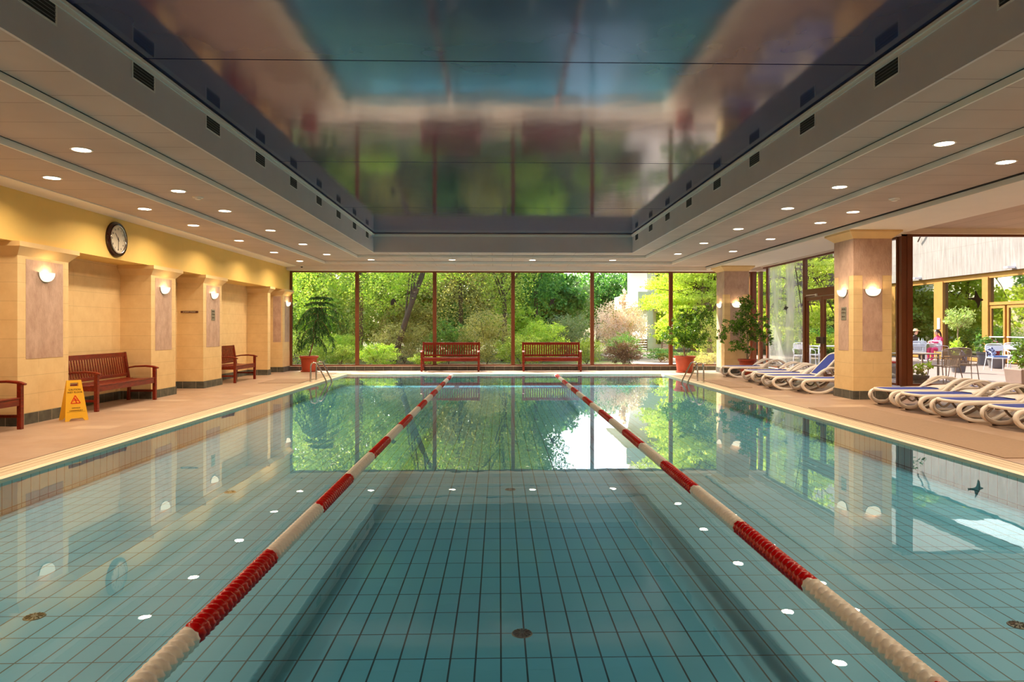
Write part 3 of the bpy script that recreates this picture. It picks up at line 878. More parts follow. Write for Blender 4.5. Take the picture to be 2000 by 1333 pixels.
# ------------------------------------------------------------------ depth signs, plaque, detectors, stickers
def depth_sign(x, y, z, rz, lab):
    r = thing('depth_sign', lab, 'sign', (x, y, z), rz)   # local: faces -Y
    MB().box(-.10, .10, -.008, 0, -.13, .13).build('plate', 'plate_grey', r, bevel=.003)
    text('VÍZMÉLYSÉG', .026, (0, -.009, .088), FR, 'print_dark', r, 'lettering')
    MB().box(-.085, .085, -.0095, -.008, .066, .070).build('rule_line', 'print_dark', r)
    text('125-150 cm', .034, (0, -.009, .015), FR, 'print_dark', r, 'lettering')
    MB().prism([(-.07, -.065), (-.045, -.045), (-.045, -.058), (.06, -.058), (.06, -.072), (-.045, -.072), (-.045, -.085)], 1, -.010, -.008).build('arrow', 'print_dark', r)
depth_sign(WX+.004, 16.5, 1.71, PI/2, 'small grey depth plate with arrow on the clock-wall pilaster, under a wall lamp')
depth_sign(6.926, 13.56, 1.69, -PI/2, 'small grey depth plate with arrow on the pool-facing side of the near column')
pq = thing('name_plaque', 'long thin dark wooden plaque with pale letters on the side of a clock-wall pilaster', 'plaque', (-7.16, 15.962, 1.77))
MB().box(-.20, .20, -.014, 0, -.024, .024).build('board', 'plaque_wood', pq, bevel=.004)
text('JÓ PIHENÉST KÍVÁNUNK', .026, (0, -.015, 0), FR, 'clock_face', pq, 'lettering')
cmx = thing('security_camera', 'small dome security camera on the ceiling corner beside the clock-wall cornice', 'camera', (-6.30, 21.95, 3.398))
MB().lathe([(.001, 0), (.06, 0), (.055, -.03), (.04, -.035)], 20).build('base', 'plastic_white', cmx, smooth='auto')
MB().lathe([(.04, -.03), (.038, -.05), (.025, -.068), (.001, -.075)], 20).build('dome', 'camera_grey', cmx, smooth=True)
def detector(x, y, z, lab):
    d = thing('smoke_detector', lab, 'smoke detector', (x, y, z))
    MB().lathe([(.001, 0), (.085, 0), (.08, -.015), (.05, -.02), (.001, -.02)], 24).build('base', 'white_paint', d, smooth='auto')
    MB().lathe([(.045, -.018), (.045, -.035), (.03, -.042), (.001, -.043)], 20).build('sensor_cap', 'plastic_white', d, smooth='auto')
detector(-4.78, 10.95, 3.48, 'flat white smoke detector between ceiling lights over the clock-wall walkway')
detector(6.1, 10.4, 3.40, 'flat white smoke detector between ceiling lights over the lounger walkway')

def bird(lab, loc, rz, ang, sc, flip=1, folded=False):
    # swallow-like silhouette sticker, thin vinyl; local plane XZ
    if folded: P = [(-.02, .10), (.03, .13), (.09, .10), (.12, .03), (.15, -.05), (.11, -.07), (.06, -.02), (.03, -.10), (-.02, -.14), (-.09, -.16), (-.13, -.12), (-.11, -.02), (-.07, .06)]
    else: P = [(.16, .0), (.14, .02), (.09, .025), (.06, .06), (.0, .16), (-.04, .20), (-.035, .12), (-.045, .03), (-.12, .012), (-.19, .02), (-.17, .0), (-.19, -.02), (-.12, -.012), (-.02, -.03), (.03, -.10), (.05, -.20), (.09, -.12), (.10, -.03), (.14, -.02)]
    ca, sa = math.cos(ang), math.sin(ang)
    Q = [((p[0]*flip*ca-p[1]*sa)*sc, (p[0]*flip*sa+p[1]*ca)*sc) for p in P]
    o = MB().prism(Q, 1, -.0015, 0).build('bird_sticker', 'sticker_black', fix=True)
    o.location = loc; o.rotation_euler = (0, 0, rz)
    tag(o, lab, 'sticker', 'black bird stickers on the window glass')
bird('black bird silhouette sticker on the garden window in front of a slanting branch', (-3.49, 22.544, 2.27), 0, .2, .75, folded=True)
bird('small black bird silhouette sticker on the garden window above the second bench', (1.77, 22.544, 2.25), 0, 2.2, .85)
bird('black bird silhouette sticker on the misted side window by the door', (8.674, 20.45, 1.98), PI/2, 1.2, .9)
bird('large black bird silhouette sticker on the bay window before the terrace', (10.32, 14.544, 2.02), 0, -.08, 1.02)

wp = MB().tube([(0, .42, 1.18), (0, .06, .10)], .011, n=6)
wp.tube(smooth_path([(0, .06, .10), (0, .0, 0), (0, -.05, .06), (0, -.06, .14)], 4), .009, n=6)
wp = wp.build('window_pole', 'frame_dark'); wp.location = (8.625, 19.27, 2.02); tag(wp, 'thin dark hooked pole slanting across the misted side window', 'pole')
# ------------------------------------------------------------------ floor mats
def fmat(x0, x1, y0, y1, lab):
    o = MB().box((x0-x1)/2, (x1-x0)/2, (y0-y1)/2, (y1-y0)/2, .0005, .009).build('floor_mat', 'floor_mat_brown', bevel=.003)
    o.location = ((x0+x1)/2, (y0+y1)/2, 0); tag(o, lab, 'mat')
fmat(-6.1, -5.05, 17.4, 18.8, 'flat brown rubber mat on the deck by the clock-wall pool ladder')
fmat(5.42, 5.95, 15.9, 18.2, 'flat brown rubber mat on the deck by the lounger-side pool ladder')
fmat(5.42, 6.45, 7.2, 11.85, 'long flat brown mat on the deck between the pool edge and the near loungers')

# ------------------------------------------------------------------ pool ladders
def ladder(x, y, s, lab):
    # s=+1: pool lies towards +X from the ladder feet
    r = thing('pool_ladder', lab, 'pool ladder', (x, y, 0), 0 if s > 0 else PI)
    for yy in (-.27, .27):
        pts = [(-.12, yy, 0), (-.12, yy, .40), (-.105, yy, .46), (-.07, yy, .49), (.0, yy, .495), (.05, yy, .47), (.08, yy, .42), (.28, yy, .02), (.31, yy, -.06), (.31, yy, -.30)]
        MB().tube(pts, .020, n=10, side=(0, 1, 0)).build('handrail', 'steel', r, smooth='auto')
        MB().lathe([(.001, .012), (.03, .012), (.055, .004), (.055, 0)], 18, c=(-.12, yy, 0)).build('foot_flange', 'steel', r, smooth='auto')
    for z in (-.12, -.25):
        MB().box(.285, .345, -.27, .27, z-.012, z+.012).build('step', 'steel', r)
ladder(-4.77, 18.1, 1, 'stainless steel pool ladder at the edge below the potted drooping pine')
ladder(5.12, 17.65, -1, 'stainless steel pool ladder at the edge on the lounger side')

# ------------------------------------------------------------------ lane ropes
def float_mesh(L):
    m = MB(); dz = .007; n = int(L/dz); K = 22; vs = []
    for i in range(n+1):
        s_ = i*L/n; p = (s_ % .055)/.055
        for k in range(K):
            a = 2*PI*k/K
            q = (p+a/(2*PI)) % 1
            r = .030+.025*min(1, 5*q, 2.6*max(0, .95-q))+.003*math.cos(12*a)
            if i in (0, n): r *= .35
            vs.append((r*math.cos(a), s_, r*math.sin(a)))
    fs = [(i*K+k, i*K+(k+1) % K, (i+1)*K+(k+1) % K, (i+1)*K+k) for i in range(n) for k in range(K)]
    m.add(vs, fs); return m
LSEG = 1.11
fr_ = float_mesh(LSEG-.01).build('red_float_row', 'float_red', smooth=True)
fw_ = float_mesh(LSEG-.01).build('white_float_row', 'float_white', smooth=True)
first = {'r': fr_, 'w': fw_}
def lane(x, y0, startred, lab):
    r = thing('lane_rope', lab, 'lane rope', (x, y0, WZ-.002))
    y = 0; red = startred
    while y0+y < PY1-.15:
        k = 'r' if red else 'w'
        if first.get(k+'u') is None: o = first[k]; first[k+'u'] = 1
        else: o = first[k].copy(); COL.objects.link(o)
        o.parent = r; o.location = (0, y, 0)
        Lr = PY1-.1-(y0+y)
        if Lr < LSEG: o.scale = (1, Lr/LSEG, 1)
        y += LSEG; red = not red
    MB().tube([(0, -.02, 0), (0, PY1-y0-.05, 0)], .008, n=6).build('cable', 'steel', r)
    return r
l1 = lane(-1.43, 3.21-2*LSEG, True, 'red and white floating lane rope on the clock-wall half of the pool')
l2 = lane(1.73, 3.76-3*LSEG, False, 'red and white floating lane rope on the lounger half of the pool')

# ------------------------------------------------------------------ pool floor inlets
def drain(x, y, lab):
    r = thing('pool_inlet', lab, 'pool drain', (x, y, FZ))
    MB().lathe([(.001, .006), (.014, .008), (.056, .004), (.060, 0)], 28).build('cover', 'drain_metal', r, smooth='auto')
    m = MB()
    for k in range(12):
        a = 2*PI*k/12; m.beam((.02*math.cos(a), .02*math.sin(a), .008), (.05*math.cos(a), .05*math.sin(a), .006), .006, .003)
    m.build('slots', 'shadow_gap', r)
for (x, y, lab) in ((.13, 3.86, 'round grey inlet cover on the pool floor, mid lane, close to the camera'), (.12, 7.3, 'round inlet cover on the pool floor, mid lane, far from the camera'),
                    (-2.78, 4.15, 'round inlet cover on the pool floor beside the reflected wall lamp on the clock-wall side'), (-2.83, 7.25, 'small inlet cover on the pool floor towards the short bench'),
                    (3.02, 3.9, 'round inlet cover on the pool floor at the picture edge, lounger side')):
    drain(x, y, lab)

# ------------------------------------------------------------------ sun loungers
def make_lounger(back_deg):
    # local: foot end at x=0, head towards +X, width along Y, z up
    r = thing('sun_lounger', 'x', 'sun lounger')
    for sy in (-1, 1):
        y = sy*.315
        top = smooth_path([(.10, y, .235), (.06, y, .262), (.14, y, .285), (.5, y, .285), (.88, y, .285), (1.0, y, .285)], 5)
        loop = smooth_path([(1.02, y, .278), (.72, y, .285), (.30, y, .285), (.10, y, .268), (.035, y, .20), (.06, y, .12), (.16, y, .055), (.30, y, .025), (.48, y, .03), (.66, y, .10), (.95, y, .27), (1.12, y, .40), (1.26, y, .475), (1.40, y, .495), (1.54, y, .465), (1.66, y, .38), (1.74, y, .26), (1.78, y, .12), (1.80, y, .02)], 5)
        MB().tube(loop, 1, n=10, side=(0, 1, 0), flat=(.034, .028)).build('side_frame', 'lounger_white', r, smooth=True)
        MB().box(.19, .27, y-.025, y+.025, 0, .02).box(1.77, 1.83, y-.025, y+.025, 0, .02).build('foot_pad', 'rubber', r)
        br = smooth_path([(.30, y*.86, .26), (.45, y*.86, .12), (.62, y*.86, .26)], 5)
        MB().tube(br, 1, n=8, side=(0, 1, 0), flat=(.018, .014)).build('brace', 'lounger_taupe', r, smooth=True)
    # curved foot cross-bow under the end
    bow = smooth_path([(.05, -.29, .20), (.03, -.2, .12), (.02, 0, .085), (.03, .2, .12), (.05, .29, .20)], 6)
    MB().tube(bow, 1, n=8, side=(1, 0, 0), flat=(.016, .03)).build('foot_bow', 'lounger_taupe', r, smooth=True)
    # seat border: rounded D ring and blue sling
    ring_ = []
    for k in range(13):
        a = PI/2+PI*k/12; ring_.append((.13+.12*math.cos(a), .262*math.sin(a), .30))
    ring_ += [(1.16, -.262, .30), (1.16, .262, .30)]
    MB().tube(ring_, 1, n=8, closed=True, side=(0, 0, 1), flat=(.022, .026)).build('seat_border', 'lounger_white', r, smooth=True)
    sl = [(p[0]*.985+.01, p[1]*.96) for p in ring_]
    MB().prism(sl, 2, .306, .318).build('seat_sling', 'lounger_blue', r)
    # backrest pivots at x=1.16
    bk = bpy.data.objects.new('backrest', None); COL.objects.link(bk); bk.parent = r; bk.location = (1.14, 0, .30); bk.rotation_euler = (0, -math.radians(back_deg), 0)
    rb = [(.02, -.25, .02), (.55, -.25, .02)]
    for k in range(1, 8):
        a = -PI/2+PI*k/8; rb.append((.58+.12*math.cos(a), .25*math.sin(a), .02))
    rb += [(.55, .25, .02), (.02, .25, .02)]
    MB().tube(rb, 1, n=8, closed=True, side=(0, 0, 1), flat=(.020, .028)).build('back_border', 'lounger_white', bk, smooth=True)
    sb = [(p[0]*.97, p[1]*.95) for p in rb]
    MB().prism(sb, 2, .022, .032).build('back_sling', 'lounger_blue', bk)
    if back_deg < 10:
        # folded sunshade arch with perforated bracket and small wheel
        ar = smooth_path([(-.18, -.24, .03), (.0, -.23, .10), (.17, -.20, .17), (.34, -.16, .18), (.48, -.13, .11), (.56, -.12, .03)], 5)
        MB().tube(ar, 1, n=8, side=(0, 1, .3), flat=(.03, .014)).build('shade_arm', 'lounger_white', bk, smooth=True)
        ar2 = [(p.x, -p.y, p.z) for p in ar]
        MB().tube(ar2, 1, n=8, side=(0, 1, -.3), flat=(.03, .014)).build('shade_arm', 'lounger_white', bk, smooth=True)
        MB().frustum((-.12, .5, -.20, .20), .035, (-.02, .42, -.16, .16), .065).build('shade_plate', 'lounger_white', bk, bevel=.01)
        m = MB()
        for k in range(6):
            for sy in (-1, 1): m.prism([(-.06+.08*k, sy*.175-.008), (-.02+.08*k, sy*.175-.008), (-.04+.08*k, sy*.175+.010)], 2, .052, .0565)
        m.build('plate_holes', 'shadow_gap', bk)
        MB().lathe([(.001, .10), (.10, .10), (.12, .085), (.10, .07), (.001, .07)], 20, c=(.26, 0, 0)).build('shade_hub', 'lounger_taupe', bk, smooth='auto')
    else:
        MB().beam((.35, -.2, 0), (.25, -.2, -.28), .02, .02).beam((.35, .2, 0), (.25, .2, -.28), .02, .02).beam((.25, -.2, -.28), (.25, .2, -.28), .02, .02).build('back_strut', 'lounger_taupe', bk)
    return r
LG = 'white and blue plastic sun loungers'
lo = make_lounger(2)
lo.location = (6.40, 19.30, 0); lo.rotation_euler = (0, 0, math.radians(2)); lo['group'] = LG
lo['label'] = 'white sun lounger with blue sling set apart in front of the tall ficus'
spots = [(6.36, 17.45, 1, 'white and blue sun lounger, second from the ficus in the row before the door'),
         (6.28, 16.50, 0, 'white and blue sun lounger between the second and the raised one before the door'),
         (6.42, 14.68, -1, 'white and blue sun lounger cut off by the near column, flat back'),
         (6.78, 12.05, 2, 'white and blue sun lounger beside the base of the near column'),
         (6.76, 11.18, 1, 'white and blue sun lounger, second from the near column in the window-bay row'),
         (6.76, 10.25, 0, 'white and blue sun lounger, third from the near column in the window-bay row'),
         (6.90, 9.32, 0, 'white and blue sun lounger cut off by the picture edge')]
for x, y, a, lab in spots: dup(lo, (x, y, 0), math.radians(a), lab, LG)
l3 = make_lounger(46); l3.location = (6.14, 15.55, 0); l3['group'] = LG; l3['label'] = 'white and blue sun lounger with its backrest raised, beside the near column'

# ------------------------------------------------------------------ potted plants indoors
rg = np.random.default_rng(4)
def pot(parent, rt, rb, h, mat, saucer=True, soil=True, rim=.03):
    MB().lathe([(.001, .02), (rb, .02), (rt*.93, h-.09), (rt*.95, h-.07), (rt+rim*.6, h-.06), (rt+rim, h), (rt-.01, h), (rt-.03, h-.06)], 32).build('pot', mat, parent, smooth='auto')
    if saucer: MB().lathe([(.001, 0), (rb+.03, 0), (rb+.05, .035), (rb+.03, .04), (rb, .02), (.001, .018)], 32).build('saucer', mat, parent, smooth='auto')
    if soil: MB().lathe([(rt-.02, h-.05), (rt*.5, h-.035), (.001, h-.03)], 20).build('soil', 'soil', parent, smooth=True)
# drooping pine in terracotta pot
pn = thing('potted_pine', 'tall dark green drooping pine in a terracotta pot beside the garden window', 'potted plant', (-6.10, 22.05, 0))
pot(pn, .27, .22, .50, 'terracotta')
trunk = smooth_path([(0, 0, .45), (.10, 0, .8), (.19, 0, 1.2), (.25, 0, 1.6), (.30, 0, 2.0), (.40, 0, 2.40)], 5)
MB().tube(trunk, [.022-.016*i/(len(trunk)-1) for i in range(len(trunk))], n=7).build('trunk', 'bark_red', pn, smooth=True)
bm_ = MB(); LV = []
def on_trunk(z):
    for a, b in zip(trunk[:-1], trunk[1:]):
        if a.z <= z <= b.z: return a.lerp(b, (z-a.z)/(b.z-a.z+1e-9))
    return trunk[-1]
tiers = [(2.38, .34, 5, .02), (2.22, .44, 5, .08), (2.04, .62, 6, .20), (1.84, .72, 5, .34), (1.62, .62, 4, .50), (1.40, .58, 3, .50), (1.1, .5, 2, .35)]
for z, L, nb, dr_ in tiers:
    for k in range(nb):
        a = 2*PI*k/nb+rg.uniform(-.3, .3); l = L*rg.uniform(.75, 1.15)*(1.1 if math.cos(a) < -.5 and 1.7 < z < 1.9 else 1)
        c = on_trunk(z); dx, dy = math.cos(a), math.sin(a)*.75
        pts = [Vector((c.x+dx*l*t_, c.y+min(dy*l*t_, .35), c.z+.06*math.sin(t_*PI)*L-dr_*t_**2.2)) for t_ in np.linspace(0, 1, 9)]
        bm_.tube(pts, [.009-.006*i/8 for i in range(9)], n=5)
        # needled twigs along the branch, hanging
        for i in range(1, 9):
            for q in range(3):
                p = pts[i]+Vector((rg.normal()*.02, rg.normal()*.02, 0)); tl_ = rg.uniform(.06, .16) if z > 2.1 else rg.uniform(.12, .40)*(.5+dr_)
                side = Vector((rg.normal()*.35+dx*.15, rg.normal()*.35, -(.2 if z > 2.1 else 1.0))).normalized()
                ns = int(tl_/.016)+2
                for j in range(ns):
                    b = p+side*tl_*j/ns
                    for w_ in (-1, 1):
                        d = (side*.6+Vector((rg.normal(), rg.normal(), rg.normal()*.4-.1))*.7).normalized()*.042
                        o_ = d.cross(Vector((0, 1, .2))).normalized()*.0045
                        LV.append([b-o_, b+d*.5-o_*1.4, b+d, b+d*.5+o_*1.4])
bm_.build('branch', 'bark_red', pn, smooth=True)
V = np.array([[tuple(v) for v in q] for q in LV]); V[:, :, 1] = np.minimum(V[:, :, 1], .40)
quads('needles', V, 'leaf_needle', pn)

def ficus(name, lab, loc, stems, clumps, nleaf, lsize, potargs, lean=0, ymax=None):
    r = thing(name, lab, 'potted plant', loc)
    pot(r, *potargs)
    h = potargs[2]
    for st in stems:
        pts = smooth_path([(0, 0, h-.06)]+st, 4)
        MB().tube(pts, [.016-.010*i/(len(pts)-1) for i in range(len(pts))], n=7).build('stem', 'bark_pale', r, smooth=True)
    b = MB(); P = []
    for (cx, cy_, cz, rx, ry, rz_, w) in clumps:
        st = min(stems, key=lambda s: (Vector(s[-1])-Vector((cx, cy_, cz))).length)
        tgt = min([Vector(q) for s in stems for q in s], key=lambda q: (q-Vector((cx, cy_, cz-.15))).length)
        b.tube(smooth_path([tgt, (tgt+Vector((cx, cy_, cz)))/2+Vector((0, 0, .05)), (cx, cy_, cz)], 3), .006, n=5)
        n = int(nleaf*w)
        q = rg.normal(size=(n, 3)); q /= np.linalg.norm(q, axis=1)[:, None]; q *= (rg.random((n, 1))**.45)
        # twiggy clumping
        tw = rg.normal(size=(max(6, n//22), 3)); tw /= np.linalg.norm(tw, axis=1)[:, None]; tw *= rg.random((len(tw), 1))**.4
        q = tw[rg.integers(0, len(tw), n)]*.95+q*.20
        for t_ in tw[:14]: b.tube([(cx, cy_, cz), (cx+t_[0]*rx*.85, cy_+t_[1]*ry*.85, cz+t_[2]*rz_*.85)], .003, n=4)
        P.append(q*np.array([rx, ry, rz_])+np.array([cx, cy_, cz]))
    b.build('branch', 'bark_pale', r)
    V = leaves(np.concatenate(P), lsize, rg, up=.2, aspect=.5, droop=.35)
    if ymax is not None: V[:, :, 1] = np.minimum(V[:, :, 1], ymax)
    quads('foliage', V, 'leaf_ficus', r)
    return r
ficus('potted_ficus', 'bushy green ficus in a terracotta pot behind the lounger-side pool ladder', (5.84, 21.35, 0),
      [[(.0, 0, .9), (.02, 0, 1.3), (.06, 0, 1.7)], [(.12, 0, .8), (.25, .05, 1.2)], [(-.08, .05, .9), (-.35, 0, 1.2)]],
      [(0, 0, 1.45, .55, .42, .45, 1.3), (.55, .0, 1.45, .45, .40, .55, 1.2), (-.48, 0, 1.15, .36, .35, .30, .7), (.35, 0, 1.0, .50, .40, .24, .9), (.62, -.05, 1.9, .26, .3, .26, .5), (-.12, -.05, .92, .40, .32, .18, .5), (.1, 0, 1.85, .3, .3, .2, .4)],
      1150, .062, (.31, .24, .52, 'terracotta'))
ficus('potted_ficus', 'tall open ficus with thin pale stems in a terracotta pot beside the garden-end column', (7.42, 20.25, 0),
      [[(.02, 0, .9), (-.02, 0, 1.4), (-.05, 0, 2.0), (-.1, 0, 2.3)], [(.15, 0, .8), (.3, 0, 1.2), (.45, 0, 1.6)], [(-.1, -.1, .8), (-.4, -.15, 1.2), (-.6, -.2, 1.5)]],
      [(-.05, 0, 2.15, .30, .28, .26, .6), (.0, 0, 1.85, .42, .35, .28, .8), (-.45, -.15, 1.55, .30, .28, .28, .75), (-.82, -.25, 1.2, .20, .2, .26, .45), (.35, 0, 1.55, .36, .3, .32, .7), (.62, 0, 1.15, .26, .25, .32, .4),
       (-.35, -.1, .88, .33, .25, .20, .5), (.15, 0, 1.2, .4, .3, .35, .7), (-.15, -.1, 1.4, .35, .3, .3, .6), (.05, 0, .7, .2, .2, .14, .2)],
      850, .066, (.25, .19, .47, 'terracotta'))

# ------------------------------------------------------------------ outdoors: ground
struct('ground', MB().box(-60, 9.2, 22.9, 130, -.4, -.12).box(9.2, 60, 36, 130, -.4, -.12), 'garden_ground')
struct('ground_terrace', MB().box(8.9, 20.4, 14.8, 36, -.35, -.03).box(20.4, 24, 14.8, 50, -.35, -.031), 'terrace_boards')
struct('path_garden', MB().box(4.6, 9.2, 23.2, 25.4, -.3, -.06).box(5.6, 9.2, 25.4, 40, -.3, -.065), 'path_pale')

def blob_points(c, r, n, clump=44, shell=.5):
    q = rg.normal(size=(n, 3)); q /= np.linalg.norm(q, axis=1)[:, None]
    tw = rg.normal(size=(max(8, n//clump), 3)); tw /= np.linalg.norm(tw, axis=1)[:, None]; tw *= rg.random((len(tw), 1))**shell
    k = tw[rg.integers(0, len(tw), n)]
    s = .16
    p = k*.92+q*s*rg.random((n, 1))**.5
    return p*np.array(r)+np.array(c)

def fine(y, n, ls):
    k = .56 if y < 34.1 else (.66 if y < 50 else .5)
    return int(n/k**1.75), ls*k
def tree(name, lab, cat, x, y, h, cr, mat, n, ls, group=None, trunk_r=.14, base=1.0, lean=(0, 0), crowns=None, bark='bark', forks=5, gnd=-.12, aspect=.55):
    r = thing(name, lab, cat, (x, y, gnd), 0, group)
    n, ls = fine(y, n, ls)
    top = (lean[0], lean[1], h*.75)
    tr = smooth_path([(0, 0, 0), (lean[0]*.3+.05, lean[1]*.3, h*.28), (lean[0]*.7-.06, lean[1]*.7, h*.52), top], 4)
    MB().tube(tr, [trunk_r*(1-.75*i/(len(tr)-1)) for i in range(len(tr))], n=8).build('trunk', bark, r, smooth=True)
    crowns = crowns or [(lean[0], lean[1], base+(h-base)*.5, cr, cr, (h-base)*.55, 1)]
    b = MB(); P = []
    tot = sum(c[6] for c in crowns)
    for (cx, cy_, cz, rx, ry, rz_, w) in crowns:
        for k in range(max(2, int(forks))):
            s0 = tr[min(len(tr)-1, int(len(tr)*rg.uniform(.3, .9)))]
            e_ = Vector((cx+rg.uniform(-.8, .8)*rx, cy_+rg.uniform(-.8, .8)*ry, cz+rg.uniform(-.5, .8)*rz_))
            md = (s0+e_)/2+Vector((rg.normal()*.2, rg.normal()*.2, .15*rz_))
            pts = smooth_path([s0, md, e_], 4); b.tube(pts, [trunk_r*.34*(1-.8*i/(len(pts)-1)) for i in range(len(pts))], n=5)
        P.append(blob_points((cx, cy_, cz), (rx, ry, rz_), int(n*w/tot)))
    b.build('branch', bark, r, smooth=True)
    P = np.concatenate(P); P = P[P[:, 2] > .1]
    quads('foliage', leaves(P, ls, rg, up=.25, aspect=aspect), mat, r)
    return r
def shrub(name, lab, x, y, rx, ry, h, mat, n, ls, group=None, cat='shrub', z0=0, gnd=-.12, aspect=.5):
    r = thing(name, lab, cat, (x, y, gnd), 0, group)
    n, ls = fine(y, n, ls)
    b = MB()
    for k in range(7):
        a = rg.uniform(0, 2*PI); b.tube(smooth_path([(0, 0, 0), (math.cos(a)*rx*.3, math.sin(a)*ry*.3, h*.45), (math.cos(a)*rx*.6, math.sin(a)*ry*.6, h*.75)], 3), .009, n=5)
    b.build('stem', 'bark', r)
    P = blob_points((0, 0, h*.52), (rx, ry, h*.5), n, 34)
    P = P[P[:, 2] > .02]
    quads('foliage', leaves(P, ls, rg, up=.2, aspect=aspect), mat, r)
    return r
TG = 'trees of the hotel garden'
# tall leafy trees beyond the garden window, clock-wall half
tree('garden_tree', 'tall light green tree behind the potted pine outside the garden window', 'tree', -9.0, 29.5, 9.5, 2.6, 'leaf_bright', 5200, .17, TG, base=1.3)
tree('garden_tree', 'green tree with a low sideways branch just outside the garden window corner', 'tree', -6.6, 32.5, 10, 2.8, 'leaf_mid', 6000, .18, TG, base=1.2)
lt = tree('leaning_tree', 'tree with a thick slanting trunk rising behind the first black bird sticker', 'tree', -4.45, 28.6, 8.5, 2.2, 'leaf_bright', 5200, .16, TG, lean=(2.2, .6), trunk_r=.15,
     crowns=[(-.2, .8, 4.2, 2.2, 1.6, 2.3, 1), (2.0, .8, 5.2, 2.0, 1.6, 2.3, 1)])
tree('garden_tree', 'olive green bushy tree directly behind the first window bench', 'tree', -1.9, 33.0, 10, 2.9, 'leaf_olive', 6500, .18, TG, base=.9)
tree('garden_tree', 'yellow-green tree with bare grey twigs above the gap between the two benches', 'tree', .2, 31.0, 8.5, 2.1, 'leaf_mid', 5200, .16, TG, base=2.2, forks=14)
tree('garden_tree', 'deep green tree above the second window bench', 'tree', 1.9, 36.0, 10.0, 2.0, 'leaf_deep', 5200, .2, TG, base=1.6)
tree('garden_tree', 'hazy pale green tree between the second bench and the pink blossom', 'tree', 4.6, 44.0, 4.9, 1.6, 'leaf_haze', 3600, .2, TG, base=.6)
# backdrop of trees far across the garden
FG = 'far trees closing the garden view'
for i, (x, y, h, c_, mt, lab) in enumerate([
    (-17, 44, 12, 5.0, 'leaf_mid', 'broad far tree past the clock-wall corner of the garden'), (-10.5, 42, 12, 4.4, 'leaf_olive', 'far olive tree behind the potted pine'),
    (-4.5, 44, 12, 4.6, 'leaf_mid', 'far tree behind the slanting trunk'), (1.0, 47, 11.5, 3.4, 'leaf_deep', 'far dark tree behind the second bench'),
    (5.0, 72, 6.8, 4.2, 'leaf_deep', 'distant low tree in the gap left of the white building'), (11.0, 76, 8.2, 4.6, 'leaf_deep', 'distant dark tree behind the blossom shrub'),
    (14.8, 73, 8.2, 3.0, 'leaf_deep', 'distant dark tree against the corner of the white building'), (-1.0, 78, 9, 5, 'leaf_haze', 'distant hazy tree behind the garden')]):
    if 'left' in lab: lab = 'distant low tree in the gap beside the white building'
    tree('far_tree', lab, 'tree', x, y, h, c_, mt, 5200, .36 if y < 60 else .46, FG, trunk_r=.25, base=.5, aspect=.85)
# dense belt of foliage closing the view
for i, (x, y, h, rx, mt, lab) in enumerate([
    (-13.5, 37, 11, 3.4, 'leaf_mid', 'thicket tree behind the clock-wall end of the garden window'), (-9.4, 36.5, 11, 3.2, 'leaf_bright', 'thicket tree behind the drooping pine pot'),
    (-5.6, 38, 11, 3.2, 'leaf_mid', 'thicket tree behind the bird sticker and slanting trunk'), (-2.6, 39, 11, 3.2, 'leaf_olive', 'thicket tree behind the first window bench'),
    (.6, 40.5, 10, 2.6, 'leaf_mid', 'thicket tree between the window benches'), (3.4, 41, 5.0, 2.0, 'leaf_deep', 'low thicket tree behind the second window bench'),
    (12.5, 40, 9.5, 3.4, 'leaf_maple', 'thicket tree behind the bright maples'), (17.2, 39.5, 9, 2.6, 'leaf_mid', 'thicket tree where the hotel wing meets the garden')]):
    tree('thicket_tree', lab, 'tree', x, y, h, rx, mt, 8000, .30, 'thicket trees', aspect=.85, trunk_r=.15, base=.1, forks=6,
         crowns=[(0, 0, h*.25, rx, 1.5, h*.27, 1.2), (0, 0, h*.68, rx, 1.6, h*.34, 1.4)])
# understorey
for i, (x, y, h, mt, lab) in enumerate([(-12.6, 34.6, 3.2, 'leaf_mid', 'tall shrub at the far clock-wall corner of the garden'), (-9.9, 34.9, 3.0, 'leaf_bright', 'tall shrub seen through the drooping pine'),
        (-7.2, 35.2, 3.3, 'leaf_mid', 'tall shrub seen between the drooping pine and the first mullion'), (-4.6, 34.8, 3.0, 'leaf_olive', 'tall brownish shrub behind the slanting trunk foot'),
        (-2.0, 36.2, 3.0, 'leaf_deep', 'tall dark shrub far behind the first window bench'), (.7, 34.4, 2.8, 'leaf_bright', 'tall light shrub far behind the gap between window benches')]):
    shrub('thicket_shrub', lab, x, y, 1.7, .9, h, mt, 3400, .17, 'tall shrubs across the garden', aspect=.7)
SG = 'shrubs under the garden trees'
shrub('garden_shrub', 'bright green low shrub outside the window beside the pine pot', -4.6, 26.2, .95, .7, .95, 'leaf_bright', 2200, .11, SG)
shrub('garden_shrub', 'brownish twiggy shrub beneath the slanting trunk', -4.0, 29.0, 1.5, 1.0, 1.9, 'leaf_olive', 2600, .12, SG)
shrub('garden_shrub', 'feathery green plant in front of the first bench window pane', -2.7, 25.6, .75, .5, .6, 'leaf_mid', 1400, .1, SG)
shrub('garden_shrub', 'dark green shrub seen over the first window bench', -2.1, 28.5, 1.1, .8, 1.9, 'leaf_deep', 2400, .12, SG)
shrub('garden_shrub', 'light olive bush seen between the two window benches', -.5, 27.8, 1.3, 1.0, 2.3, 'leaf_olive', 3200, .12, SG)
shrub('garden_shrub', 'spreading green bush low behind the second window bench', .9, 26.6, 1.2, .8, 1.25, 'leaf_mid', 2400, .11, SG)
shrub('garden_shrub', 'yellow-green rounded bush above the second window bench', 1.9, 30.5, 1.3, 1.0, 2.0, 'leaf_bright', 2600, .13, SG)
